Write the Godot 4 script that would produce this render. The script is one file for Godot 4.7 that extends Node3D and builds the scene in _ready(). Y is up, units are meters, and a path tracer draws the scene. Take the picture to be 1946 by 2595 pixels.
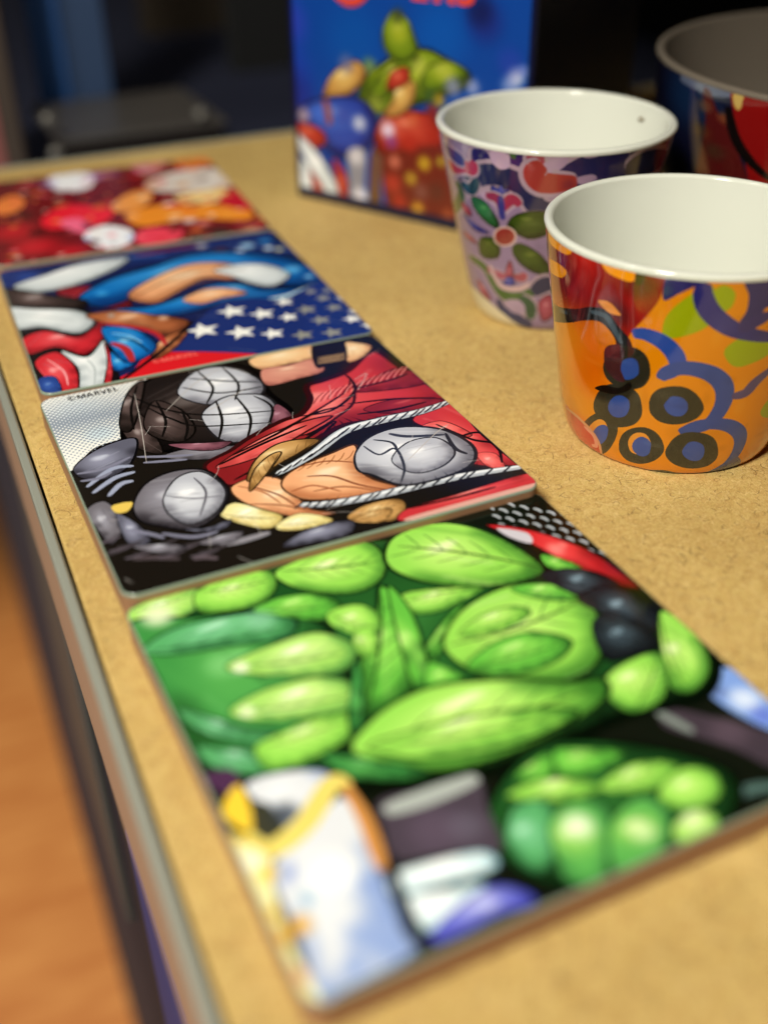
extends Node3D
# A close-up of a shop shelf: four printed coasters in a row, two small printed mugs, a wide bowl and a carton.
# One unit of the measurements below is a coaster's side, 0.1 m.
const S := 0.1
const COASTER_THICK := 0.07

var used := {}
var rng := RandomNumberGenerator.new()


func _ready() -> void:
	rng.seed = 71
	# ---- camera
	var cam := Camera3D.new()
	cam.name = "camera"
	add_child(cam)
	var lens := CameraAttributesPhysical.new()
	lens.frustum_focal_length = 26.0
	lens.exposure_aperture = 3.2
	lens.frustum_focus_distance = 0.285
	cam.attributes = lens
	cam.fov = 49.39
	cam.near = 0.01
	cam.far = 60.0
	cam.position = Vector3(-0.02844, 0.15156, 0.08627)
	cam.rotation = Vector3(-0.59285, -0.44347, -0.01291)
	cam.current = true
	# ---- air, exposure: indoors, no sky
	var around := WorldEnvironment.new()
	around.name = "environment"
	var env := Environment.new()
	env.background_mode = Environment.BG_COLOR
	env.background_color = Color(0.07, 0.065, 0.06)
	env.tonemap_mode = Environment.TONE_MAPPER_LINEAR
	env.tonemap_exposure = 1.3
	env.sdfgi_enabled = true
	env.ssao_enabled = true
	env.ssil_enabled = true
	around.environment = env
	add_child(around)
	# ---- ceiling lamps out of view, placed to light the shelf from left and front
	unseen_ceiling_lamp(Vector3(-0.50, 0.82, 0.24), 0.18, 1.28, Vector3(0.10, 0.0, -0.15))
	unseen_ceiling_lamp(Vector3(-0.75, 1.45, -0.30), 0.14, 0.26, Vector3(0.10, 0.0, -0.15))
	unseen_ceiling_lamp(Vector3(0.15, 1.30, 0.80), 0.10, 0.045, Vector3(0.10, 0.0, -0.15))
	var down := SpotLight3D.new()
	down.name = "unseen_aisle_downlight"  # out of view, aimed down to light the floor beside the shelf
	down.position = Vector3(-1.0, 1.2, -0.6)
	down.spot_angle = 21.0
	down.spot_angle_attenuation = 0.6
	down.light_size = 0.06
	down.light_energy = 2.6
	down.light_color = Color(1.0, 0.95, 0.86)
	down.shadow_enabled = true
	add_child(down)
	down.look_at_from_position(down.position, Vector3(-0.25, -0.9, -0.7), Vector3(0, 0, 1))
	# ---- setting and furniture
	build_setting()
	build_shelf()
	build_background()
	# ---- objects on the shelf
	build_coasters()
	build_carton()
	build_mugs()


func unseen_ceiling_lamp(at: Vector3, size: float, energy: float, towards: Vector3) -> void:
	var l := AreaLight3D.new()
	l.name = "unseen_ceiling_lamp_light"
	l.area_size = Vector2(size, size)
	l.light_energy = energy
	l.light_color = Color(1.0, 0.985, 0.935)
	l.shadow_enabled = true
	add_child(l, true)
	l.look_at_from_position(at, towards, Vector3(0, 0, 1))


# ------------------------------------------------------------------ helpers
func tag(o: Node3D, label: String, category: String, group := "") -> void:
	o.set_meta("label", label)
	o.set_meta("category", category)
	if group != "":
		o.set_meta("group", group)


func thing(called: String, at: Vector3, turn := 0.0) -> Node3D:
	var o := Node3D.new()
	o.name = called if not used.has(called) else "%s_%03d" % [called, used[called]]
	used[called] = used.get(called, 0) + 1
	o.position = at
	o.rotation.y = turn
	add_child(o, true)
	return o


func part(called: String, mesh: Mesh, m: Material, parent: Node3D, at := Vector3.ZERO) -> MeshInstance3D:
	var o := MeshInstance3D.new()
	o.name = called
	o.mesh = mesh
	o.material_override = m
	o.position = at
	parent.add_child(o, true)
	return o


func paint(c: Color, rough := 0.6, metal := 0.0) -> StandardMaterial3D:
	var m := StandardMaterial3D.new()
	m.albedo_color = c
	m.roughness = rough
	m.metallic = metal
	return m


func printed(im: Image, rough: float, coat := 0.0) -> StandardMaterial3D:
	var m := StandardMaterial3D.new()
	m.albedo_texture = ImageTexture.create_from_image(im)
	m.roughness = rough
	if coat > 0.0:
		m.clearcoat_enabled = true
		m.clearcoat = coat
		m.clearcoat_roughness = 0.06
	return m


# A box between two corners with its edges chamfered by c.
func slab(a: Vector3, b: Vector3, c := 0.001) -> ArrayMesh:
	var mid := (a + b) / 2.0
	var half := (b - a).abs() / 2.0
	c = minf(c, 0.45 * minf(half.x, minf(half.y, half.z)))
	var pts := PackedVector3Array()
	for sx in [-1.0, 1.0]:
		for sy in [-1.0, 1.0]:
			for sz in [-1.0, 1.0]:
				pts.append(Vector3(sx * half.x, sy * (half.y - c), sz * (half.z - c)))
				pts.append(Vector3(sx * (half.x - c), sy * half.y, sz * (half.z - c)))
				pts.append(Vector3(sx * (half.x - c), sy * (half.y - c), sz * half.z))
	var st := SurfaceTool.new()
	st.begin(Mesh.PRIMITIVE_TRIANGLES)
	var face := func(idx: Array) -> void:
		var n := (pts[idx[1]] - pts[idx[0]]).cross(pts[idx[2]] - pts[idx[0]])
		var centre := Vector3.ZERO
		for i in idx:
			centre += pts[i]
		var order := idx.duplicate()
		if n.dot(centre) > 0.0:
			order.reverse()
		for k in range(1, order.size() - 1):
			for i in [order[0], order[k], order[k + 1]]:
				st.set_uv(Vector2(pts[i].x + pts[i].y, pts[i].z + pts[i].y))
				st.add_vertex(pts[i] + mid)
	var at := func(x: int, y: int, z: int, w: int) -> int: return (x * 4 + y * 2 + z) * 3 + w
	st.set_smooth_group(-1)
	for s in 2:
		face.call([at.call(s, 0, 0, 0), at.call(s, 0, 1, 0), at.call(s, 1, 1, 0), at.call(s, 1, 0, 0)])
		face.call([at.call(0, s, 0, 1), at.call(0, s, 1, 1), at.call(1, s, 1, 1), at.call(1, s, 0, 1)])
		face.call([at.call(0, 0, s, 2), at.call(0, 1, s, 2), at.call(1, 1, s, 2), at.call(1, 0, s, 2)])
		for t in 2:
			face.call([at.call(s, t, 0, 0), at.call(s, t, 1, 0), at.call(s, t, 1, 1), at.call(s, t, 0, 1)])
			face.call([at.call(s, 0, t, 0), at.call(s, 1, t, 0), at.call(s, 1, t, 2), at.call(s, 0, t, 2)])
			face.call([at.call(0, s, t, 1), at.call(1, s, t, 1), at.call(1, s, t, 2), at.call(0, s, t, 2)])
			for u in 2:
				face.call([at.call(s, t, u, 0), at.call(s, t, u, 1), at.call(s, t, u, 2)])
	st.generate_normals()
	return st.commit()


# A surface of revolution; rows are (height, radius) from outside bottom onwards. u runs round, v follows height when h is given.
func lathe(rows: Array, h: float, sides := 128) -> ArrayMesh:
	var st := SurfaceTool.new()
	st.begin(Mesh.PRIMITIVE_TRIANGLES)
	st.set_smooth_group(0)
	for i in rows.size():
		for k in sides + 1:
			var ang := TAU * k / sides
			st.set_uv(Vector2(1.0 - float(k) / sides, 1.0 - rows[i][0] / h))
			st.add_vertex(Vector3(rows[i][1] * cos(ang), rows[i][0], rows[i][1] * sin(ang)) * S)
	for i in rows.size() - 1:
		for k in sides:
			var a := i * (sides + 1) + k
			var b := a + sides + 1
			for n in [a, a + 1, b, a + 1, b + 1, b]:
				st.add_index(n)
	st.generate_normals()
	return st.commit()


# rows resampled to a smooth curve
func smooth_rows(rows: Array, steps := 6) -> Array:
	var out := []
	for i in rows.size() - 1:
		var p0: Array = rows[maxi(i - 1, 0)]
		var p3: Array = rows[mini(i + 2, rows.size() - 1)]
		for k in steps:
			var t := float(k) / steps
			out.append([cubic_interpolate(rows[i][0], rows[i + 1][0], p0[0], p3[0], t), cubic_interpolate(rows[i][1], rows[i + 1][1], p0[1], p3[1], t)])
	out.append(rows[-1])
	return out


# ------------------------------------------------------------------ a small paint box for flat printed artwork; positions are fractions of the print
class Print:
	var im: Image
	var w: int
	var h: int
	var rng := RandomNumberGenerator.new()
	var brushes := {}
	const PAL := {
		"lime": ["93d452", "2f6a22", "c9f07c", "effbc0"], "pale": ["a2d662", "3f8038", "dcf49a", "f8fbe6"], "green": ["63b840", "1e4a1c", "98dc5c", "c8f08c"], "leaf": ["5aa84e", "2c6a38", "9cd45c", "d8f0a0"],
		"deep": ["3c8a40", "163a18", "58a850", "7cc474"], "teal": ["55a463", "22582e", "7cc490", "b4e4c4"], "night": ["1c2226", "08090a", "4a5c68", "8fa9b8"], "paper": ["d8dade", "8298c8", "e4e6e8", "ecedee"],
		"ice": ["dfeef0", "86b6c4", "f6fafa", "ffffff"], "violet": ["5c60c4", "34389a", "a4a8e2", "dcdff4"], "red": ["c8242a", "6c1014", "e84a48", "f29088"], "silver": ["b6b8c2", "4c4a54", "e6e8ee", "fafafc"],
		"umber": ["3c302e", "120e0c", "6c5a58", "a89a98"], "plum": ["7c4a58", "3a2028", "a06a78", "c090a0"], "scarlet": ["c4343a", "78181c", "e8605c", "f49a92"], "maroon": ["84202a", "4a1014", "a83038", "c85050"],
		"coral": ["e45c58", "a02c2e", "f48a82", "f8b8ae"], "flesh": ["eec08c", "b07050", "f8dcae", "fceccc"], "rose": ["d08a78", "8c4a44", "e4a890", "f4ccb0"], "sand": ["eaa878", "a8623c", "f6c89a", "fbe4c4"],
		"straw": ["c29458", "6c4a22", "e0b87c", "f0d8a4"], "petal": ["ecdf9c", "b89a4c", "f8f2cc", "fdfbea"], "steel": ["5c5c6c", "16141a", "9a9cb2", "c8ccdc"], "dim": ["6c6870", "1c181c", "9c9aa6", "c8c8d2"],
		"azure": ["1670bc", "0a2c68", "3aa0e4", "9ad4f4"], "crimson": ["cc2a34", "74141c", "ec5a60", "f8a8a8"], "chalk": ["d6dcde", "9aa4a8", "eef2f2", "fafafa"], "navy": ["22408a", "0e1838", "3a62b4", "7090c8"],
		"leather": ["a8603a", "54281a", "d08c60", "f0c8a4"], "moss": ["6c8418", "2c3c10", "a0ac30", "c0c464"], "ochre": ["c09048", "6c4420", "dcb868", "f0dca0"], "cobalt": ["24409c", "121c50", "3c64bc", "6c8cd4"],
		"brick": ["a83020", "541410", "c8503a", "e08868"], "indigo": ["3a3a86", "20204c", "5458a8", "7c80c0"], "wine": ["94384e", "581c30", "b0586c", "cc8c98"], "bottle": ["1f5a30", "0e2a16", "2f7a3c", "5a9a58"],
		"shade": ["1c4a1e", "0a1c0c", "2e6a2c", "3c7c38"], "soot": ["1c1615", "060404", "3a302e", "6a605e"], "olive": ["304414", "16200a", "465a1c", "667630"], "chartreuse": ["93a00a", "6c7c08", "a2ac14", "aeb62c"],
	}

	func _init(width: int, height: int, number: int) -> void:
		w = width
		h = height
		rng.seed = number
		im = Image.create_empty(w, h, false, Image.FORMAT_RGBA8)

	func cover(col: String) -> void:
		im.fill(Color(col))

	# a smooth curve through the points, in pixels
	func curve(a: Array, closed: bool) -> PackedVector2Array:
		var p := PackedVector2Array()
		for i in a.size() / 2:
			p.append(Vector2(a[2 * i] * w, a[2 * i + 1] * h))
		var out := PackedVector2Array()
		var n := p.size()
		for i in (n if closed else n - 1):
			var before := p[(i - 1 + n) % n] if closed else p[maxi(i - 1, 0)]
			var after := p[(i + 2) % n] if closed else p[mini(i + 2, n - 1)]
			for k in 7:
				out.append(p[i].cubic_interpolate(p[(i + 1) % n], before, after, k / 7.0))
		if not closed:
			out.append(p[n - 1])
		return out

	func bounds(pts: PackedVector2Array) -> Rect2i:
		var lo := pts[0]
		var hi := pts[0]
		for q in pts:
			lo = lo.min(q)
			hi = hi.max(q)
		return Rect2i(Vector2i(lo.floor()), Vector2i((hi - lo).ceil()) + Vector2i(2, 2)).intersection(Rect2i(0, 0, w, h))

	# scan-line filling, even-odd
	func fill(pts: PackedVector2Array, col: Color, onto: Image, shift := Vector2i.ZERO) -> void:
		var r := bounds(pts)
		var n := pts.size()
		var cuts := []
		cuts.resize(r.size.y + 1)
		for i in n:
			var a := pts[i]
			var b := pts[(i + 1) % n]
			if a.y == b.y:
				continue
			if a.y > b.y:
				var t := a
				a = b
				b = t
			var slope := (b.x - a.x) / (b.y - a.y)
			for y in range(maxi(int(ceil(a.y - 0.5)), r.position.y), mini(int(ceil(b.y - 0.5)), r.end.y)):
				var row := y - r.position.y
				if cuts[row] == null:
					cuts[row] = []
				cuts[row].append(a.x + (y + 0.5 - a.y) * slope)
		for row in r.size.y:
			if cuts[row] == null:
				continue
			var xs: Array = cuts[row]
			xs.sort()
			for k in xs.size() / 2:
				var x0 := int(round(xs[2 * k]))
				var x1 := int(round(xs[2 * k + 1]))
				if x1 > x0:
					onto.fill_rect(Rect2i(x0 - shift.x, row + r.position.y - shift.y, x1 - x0, 1), col)

	func brush(col: Color) -> Image:
		if not brushes.has(col):
			var b := Image.create_empty(48, 48, false, Image.FORMAT_RGBA8)
			for y in 48:
				for x in 48:
					var d := Vector2(x - 23.5, y - 23.5).length() / 23.5
					b.set_pixel(x, y, Color(col.r, col.g, col.b, col.a * (1.0 - smoothstep(0.15, 1.0, d))))
			brushes[col] = b
		return brushes[col]

	func dab(onto: Image, at: Vector2, rx: float, ry: float, col: Color) -> void:
		var b: Image = brush(col).duplicate()
		b.resize(maxi(3, int(2.0 * rx)), maxi(3, int(2.0 * ry)), Image.INTERPOLATE_BILINEAR)
		onto.blend_rect(b, Rect2i(Vector2i.ZERO, b.get_size()), Vector2i(at - Vector2(b.get_size()) / 2.0))

	func soft(u: float, v: float, r: float, col: String, alpha: float) -> void:
		var c := Color(col)
		c.a = alpha
		dab(im, Vector2(u * w, v * h), r * w * 1.35, r * w * 1.35, c)

	func flat(a: Array, col: String, grain := 0.0) -> void:
		fill(curve(a, true), Color(col), im)

	func ink(a: Array, width: float, col: String) -> void:
		stroke(curve(a, false), width * w * 0.5, Color(col), 0.35)

	# a line that swells in the middle and thins to its ends
	func stroke(p: PackedVector2Array, half: float, col: Color, thin: float) -> void:
		var left := PackedVector2Array()
		var right := PackedVector2Array()
		var n := p.size()
		for i in n:
			var dir := (p[mini(i + 1, n - 1)] - p[maxi(i - 1, 0)]).normalized()
			var t := float(i) / (n - 1)
			var r := maxf(0.6, half * lerpf(thin, 1.0, sin(PI * clampf(t * 1.0, 0.0, 1.0)) ** 0.5))
			var off := Vector2(-dir.y, dir.x) * r
			left.append(p[i] + off)
			right.append(p[i] - off)
		right.reverse()
		left.append_array(right)
		var r := bounds(left)
		if r.size.x > 0 and r.size.y > 0:
			fill(left, col, im)

	# an airbrushed form: base colour, darker on the far side from the light, streaks, highlight, ink outline
	func pebble(a: Array, pal: String, veins := 0) -> void:
		body(curve(a, true), PAL[pal], 0)

	func leaf(a: Array, pal: String, veins := 1) -> void:
		body(curve(a, true), PAL[pal], 1 + veins)

	func body(pts: PackedVector2Array, pal: Array, how: int) -> void:
		var r := bounds(pts)
		if r.size.x < 2 or r.size.y < 2:
			return
		var centre := Vector2.ZERO
		for q in pts:
			centre += q
		centre /= pts.size()
		var size := sqrt(float(r.size.x * r.size.y))
		var layer := Image.create_empty(r.size.x, r.size.y, false, Image.FORMAT_RGBA8)
		layer.fill(Color(pal[0]))
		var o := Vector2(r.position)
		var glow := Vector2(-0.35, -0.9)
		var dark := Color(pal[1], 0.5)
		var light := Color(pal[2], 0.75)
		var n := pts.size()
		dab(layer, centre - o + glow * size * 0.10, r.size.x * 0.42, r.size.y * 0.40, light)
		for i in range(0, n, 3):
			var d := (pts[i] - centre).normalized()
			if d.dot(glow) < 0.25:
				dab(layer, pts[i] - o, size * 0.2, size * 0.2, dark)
		# long streaks, as a brush leaves them
		var far := 0
		for i in n:
			if pts[i].distance_to(pts[0]) > pts[far].distance_to(pts[0]):
				far = i
		var axis := pts[far] - pts[0]
		var across := Vector2(-axis.y, axis.x).normalized()
		for k in 14:
			var c := Color(pal[[1, 2, 2, 3][k % 4]], 0.30 if k % 4 else 0.22)
			var off := across * rng.randf_range(-0.5, 0.5) * size
			var bend := across * rng.randf_range(-0.12, 0.12) * size
			var thick := size * rng.randf_range(0.012, 0.05)
			var from := rng.randf_range(0.0, 0.5)
			var to := from + rng.randf_range(0.25, 0.5)
			var steps := int(clampf(axis.length() * (to - from) / maxf(thick * 0.5, 1.0), 6.0, 60.0))
			for s in steps:
				var t := lerpf(from, to, float(s) / steps)
				dab(layer, pts[0] - o + axis * t + off + bend * sin(PI * t), thick, thick, Color(c, c.a * 0.35))
		# inked ticks on the shaded side
		for i in range(0, n, 2):
			var inward := centre - pts[i]
			if inward.normalized().dot(glow) > 0.35 and size > 50.0:
				var from_edge := pts[i] - o
				var tick := PackedVector2Array()
				var reach := size * rng.randf_range(0.05, 0.14)
				for s in 5:
					tick.append(from_edge + inward.normalized().rotated(0.25) * reach * s / 4.0)
				ticks(layer, tick, size * 0.007, Color(pal[1]).darkened(0.35))
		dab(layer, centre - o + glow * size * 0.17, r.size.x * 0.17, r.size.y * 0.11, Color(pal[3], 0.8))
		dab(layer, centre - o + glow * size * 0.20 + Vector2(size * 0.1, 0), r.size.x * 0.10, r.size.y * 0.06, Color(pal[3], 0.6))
		var mask := Image.create_empty(r.size.x, r.size.y, false, Image.FORMAT_RGBA8)
		fill(pts, Color.WHITE, mask, r.position)
		im.blit_rect_mask(layer, mask, Rect2i(Vector2i.ZERO, r.size), r.position)
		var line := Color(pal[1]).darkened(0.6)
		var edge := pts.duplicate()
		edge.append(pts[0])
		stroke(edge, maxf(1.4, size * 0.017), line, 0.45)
		if how == 2:
			var rib := PackedVector2Array()
			for k in 13:
				var t := lerpf(0.03, 0.93, k / 12.0)
				rib.append(pts[0] + axis * t + across * size * 0.05 * sin(PI * t))
			stroke(rib, maxf(1.0, size * 0.010), line, 0.2)
			for k in range(2, 11, 2):
				for side in [-1.0, 1.0]:
					var vein := PackedVector2Array()
					for s in 6:
						var q: Vector2 = rib[k] + axis * 0.035 * s + across * side * size * 0.045 * s * (1.0 - 0.05 * s)
						if not Geometry2D.is_point_in_polygon(q, pts):
							break
						vein.append(q)
					if vein.size() > 2:
						stroke(vein, maxf(0.8, size * 0.005), Color(pal[1]), 0.1)

	# a short tapering line drawn on a layer of its own size
	func ticks(onto: Image, p: PackedVector2Array, half: float, col: Color) -> void:
		for i in p.size() * 3:
			var t := float(i) / (p.size() * 3 - 1)
			var k := mini(int(t * (p.size() - 1)), p.size() - 2)
			var q := p[k].lerp(p[k + 1], t * (p.size() - 1) - k)
			var r := maxi(1, int(half * 2.0 * (1.0 - t)))
			onto.fill_rect(Rect2i(int(q.x) - r / 2, int(q.y) - r / 2, r, r), col)

	func confetti(count: int, cols: Array, least: float, most: float) -> void:
		for k in count:
			var c := Color(cols[rng.randi() % cols.size()])
			c.a = 0.85
			var r := rng.randf_range(least, most) * w
			dab(im, Vector2(rng.randf() * w, rng.randf() * h), r * rng.randf_range(0.7, 2.2), r, c)

	func star(u: float, v: float, r: float, col: String) -> void:
		var pts := PackedVector2Array()
		for k in 10:
			var ang := -PI / 2.0 + TAU * k / 10.0
			pts.append(Vector2(u * w, v * h) + Vector2(cos(ang), sin(ang)) * r * w * (1.0 if k % 2 == 0 else 0.42))
		fill(pts, Color(col), im)

	func disc(at: Vector2, r: float, col: Color) -> void:
		var pts := PackedVector2Array()
		for k in 10:
			pts.append(at + Vector2(cos(TAU * k / 10.0), sin(TAU * k / 10.0)) * r)
		fill(pts, col, im)

	# print dots that shrink with distance from the middle of the area
	func halftone(a: Array, col: String, pitch: float, most: float, least: float) -> void:
		var pts := curve(a, true)
		var r := bounds(pts)
		var step := pitch * w
		var row := 0
		var y := float(r.position.y)
		while y < r.end.y:
			var x := r.position.x + (step * 0.5 if row % 2 else 0.0)
			while x < r.end.x:
				if Geometry2D.is_point_in_polygon(Vector2(x, y), pts):
					var t := absf((y - r.position.y) / r.size.y - 0.38) * 1.7
					disc(Vector2(x, y), maxf(0.7, lerpf(most, least, clampf(t, 0.0, 1.0)) * w), Color(col))
				x += step
			y += step * 0.62
			row += 1

	func border(width: float, col: String) -> void:
		var k := int(width * w)
		for r in [Rect2i(0, 0, k, h), Rect2i(w - k, 0, k, h), Rect2i(0, h - 2 * k, w, 2 * k)]:
			im.fill_rect(r, Color(col))

	# small soft blur by shrinking and growing
	func soften(times: int) -> void:
		im.resize(w / times, h / times, Image.INTERPOLATE_LANCZOS)
		im.resize(w, h, Image.INTERPOLATE_CUBIC)

	# the same motif again on the other side of a round wall
	func echo(by: float) -> void:
		var half := im.get_region(Rect2i(int(w * 0.40), 0, w / 2, h))
		var start := int(w * 0.40) + int(w * by)
		im.blit_rect(half, Rect2i(0, 0, w - start, h), Vector2i(start, 0))
		im.blit_rect(half, Rect2i(w - start, 0, w / 2 - (w - start), h), Vector2i.ZERO)

	# scrollwork on the parts of the tile mug that lie beyond the traced side
	func ornament(from: float, to: float) -> void:
		for k in 10:
			for row in 3:
				var at := Vector2((k + 0.5 * (row % 2)) * w / 10.0, (0.12 + row * 0.34) * h)
				var size := h * 0.15
				if at.x > from * w and at.x < to * w:
					continue
				for q in [["d9c6c8", 1.12, 0.5], ["2c2a54", 1.0, 0.5], ["c4a4b8", 0.78, 0.5]]:
					disc(at, size * q[1], Color(q[0]))
				for s in 6:
					var dir := Vector2(cos(TAU * s / 6.0 + row), sin(TAU * s / 6.0 + row))
					disc(at + dir * size * 0.42, size * 0.2, Color("8a3048") if s % 2 else Color("34407c"))
				disc(at, size * 0.17, Color("3c6a38"))

	func mottle(amount: float) -> void:
		for k in 220:
			var c := Color.WHITE if rng.randf() < 0.5 else Color.BLACK
			c.a = amount
			dab(im, Vector2(rng.randf() * w, rng.randf() * h), rng.randf_range(10, 60), rng.randf_range(10, 60), c)

	func scuffs(count: int, col: Color) -> void:
		for k in count:
			var at := Vector2(rng.randf() * w, rng.randf() * h)
			var dir := Vector2.from_angle(rng.randf() * TAU)
			var bend := rng.randf_range(-0.4, 0.4)
			var size := rng.randf_range(0.02, 0.12) * w
			var p := PackedVector2Array()
			for s in 8:
				p.append(at + dir.rotated(bend * s / 8.0) * size * s / 8.0)
			stroke(p, 0.6, col, 0.3)


# ------------------------------------------------------------------ setting
func build_setting() -> void:
	var floor_mat := StandardMaterial3D.new()
	var grain := FastNoiseLite.new()
	grain.seed = 4
	grain.frequency = 0.02
	grain.fractal_octaves = 4
	var ramp := Gradient.new()
	ramp.set_color(0, Color("b8703a"))
	ramp.set_color(1, Color("d99858"))
	var tex := NoiseTexture2D.new()
	tex.width = 512
	tex.height = 512
	tex.seamless = true
	tex.noise = grain
	tex.color_ramp = ramp
	floor_mat.albedo_texture = tex
	floor_mat.uv1_triplanar = true
	floor_mat.uv1_world_triplanar = true
	floor_mat.uv1_scale = Vector3(0.7, 1.0, 3.0)
	floor_mat.roughness = 0.45
	var fl := thing("floor", Vector3.ZERO)
	part("boards", slab(Vector3(-3.0, -0.95, -4.5), Vector3(3.0, -0.90, 1.5)), floor_mat, fl)
	fl.set_meta("kind", "structure")
	tag(fl, "orange brown shop floor far below the shelf", "floor")
	var wall := thing("back_wall", Vector3.ZERO)
	part("plaster", slab(Vector3(-1.2, -0.90, -2.05), Vector3(3.0, 1.6, -2.0)), paint(Color("1c150c"), 0.9), wall)
	wall.set_meta("kind", "structure")
	tag(wall, "dark brown wall behind the shelves", "wall")


func board_material() -> StandardMaterial3D:
	# raw fibreboard: pressed fibres, pale and dark hairs, soft cloudy tone
	var n := 1536
	var cloud := FastNoiseLite.new()
	cloud.seed = 9
	cloud.frequency = 0.012
	cloud.fractal_octaves = 5
	var tone := cloud.get_seamless_image(384, 384)
	tone.resize(n, n, Image.INTERPOLATE_CUBIC)
	var im := Image.create_empty(n, n, false, Image.FORMAT_RGBA8)
	im.fill(Color("c8aa64"))
	var p := Print.new(n, n, 33)
	p.im = im
	for k in 2600:
		var at := Vector2(rng.randf() * n, rng.randf() * n)
		var t := tone.get_pixelv(Vector2i(at)).r
		var c := Color("e0c07c") if t > 0.5 else Color("b48c4e")
		c.a = 0.12
		p.dab(im, at, rng.randf_range(8, 34), rng.randf_range(8, 34), c)
	var shades := [Color("f0d69a"), Color("a67c40"), Color("b98f50"), Color("e8c988"), Color("8c6834"), Color("d8b470")]
	for k in 60000:
		var c: Color = shades[rng.randi() % 6]
		if k % 45 == 0:
			c = Color("5c4222")
		var x := rng.randf() * n
		var y := rng.randf() * n
		var ang := rng.randf() * TAU
		var bend := rng.randf_range(-0.12, 0.12)
		var wide := k % 45 == 0
		for s in rng.randi_range(8, 40):
			x = fposmod(x + cos(ang), n)
			y = fposmod(y + sin(ang), n)
			ang += bend
			im.set_pixel(int(x), int(y), im.get_pixel(int(x), int(y)).lerp(c, 0.62))
			if wide:
				im.set_pixel(mini(int(x) + 1, n - 1), int(y), c)
	var m := StandardMaterial3D.new()
	m.albedo_texture = ImageTexture.create_from_image(im)
	m.uv1_triplanar = true
	m.uv1_scale = Vector3.ONE * 7.5
	m.roughness = 0.72
	var bump: Image = im.duplicate()
	bump.bump_map_to_normal_map(2.0)
	m.normal_enabled = true
	m.normal_texture = ImageTexture.create_from_image(bump)
	m.normal_scale = 0.6
	# broad pale and worn areas
	var broad := FastNoiseLite.new()
	broad.seed = 21
	broad.frequency = 0.012
	broad.fractal_octaves = 3
	var ramp := Gradient.new()
	ramp.set_color(0, Color(0.90, 0.885, 0.86))
	ramp.set_color(1, Color(1, 1, 1))
	m.detail_enabled = true
	m.detail_blend_mode = BaseMaterial3D.BLEND_MODE_MUL
	m.detail_uv_layer = BaseMaterial3D.DETAIL_UV_2
	m.uv2_triplanar = true
	m.uv2_scale = Vector3.ONE * 2.3
	var stains := NoiseTexture2D.new()
	stains.width = 512
	stains.height = 512
	stains.seamless = true
	stains.noise = broad
	stains.color_ramp = ramp
	m.detail_albedo = stains
	return m


func build_shelf() -> void:
	# local x follows the shelf's depth, z its front edge; the origin is on the edge next to the nearest coaster
	var shelf := thing("display_shelf", Vector3(-0.1026 * S, 0, 0), -0.0373)
	tag(shelf, "raw fibreboard shelf with grey edge trim under the coasters and mugs", "shelf")
	part("fibreboard_top", slab(Vector3(0, -0.018, -0.4465), Vector3(0.62, 0.0, 0.30), 0.0006), board_material(), shelf)
	var grey := paint(Color("9c9e92"), 0.38, 0.25)
	part("edge_trim", slab(Vector3(-0.0033, -0.0040, -0.4475), Vector3(-0.0008, 0.0006, 0.30), 0.0005), grey, shelf)
	var brown := paint(Color("ad8c74"), 0.6)
	part("front_fascia", slab(Vector3(-0.0029, -0.047, -0.4475), Vector3(-0.0004, -0.0042, 0.30), 0.0006), brown, shelf)
	part("far_edge_trim", slab(Vector3(-0.0003, -0.018, -0.4492), Vector3(0.62, 0.0004, -0.4468), 0.0004), grey, shelf)
	var dark := paint(Color("10152e"), 0.85)
	var unit := thing("shelf_cabinet", Vector3(-0.1026 * S, 0, 0), -0.0373)
	tag(unit, "dark cabinet under the fibreboard shelf with navy side panel", "cabinet")
	part("side_panel", slab(Vector3(0.0030, -0.90, -1.75), Vector3(0.60, -0.0475, 0.30)), dark, unit)
	part("navy_panel", slab(Vector3(0.0005, -0.899, -0.139), Vector3(0.0029, -0.100, 0.30)), paint(Color("24387e"), 0.7), unit)
	part("dark_gap_strip", slab(Vector3(0.0012, -0.899, -0.158), Vector3(0.0029, -0.050, -0.1395)), paint(Color("0c0c0e"), 0.8), unit)  # near-black strip for the dark gap beside the navy panel
	part("grey_bracket", slab(Vector3(-0.0005, -0.24, -0.335), Vector3(0.0029, -0.060, -0.215), 0.001), paint(Color("565654"), 0.6), unit)
	part("unseen_upper_board", slab(Vector3(0.02, 0.36, -0.46), Vector3(0.62, 0.378, 0.30)), paint(Color("8c6a52"), 0.6), shelf)  # out of view above, placed to shade the back right of the shelf
	part("unseen_side_wall", slab(Vector3(0.602, 0.0002, -0.46), Vector3(0.62, 0.3598, 0.30)), paint(Color("0e0d10"), 0.8), shelf)  # out of view, keeps the far right end dark


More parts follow.
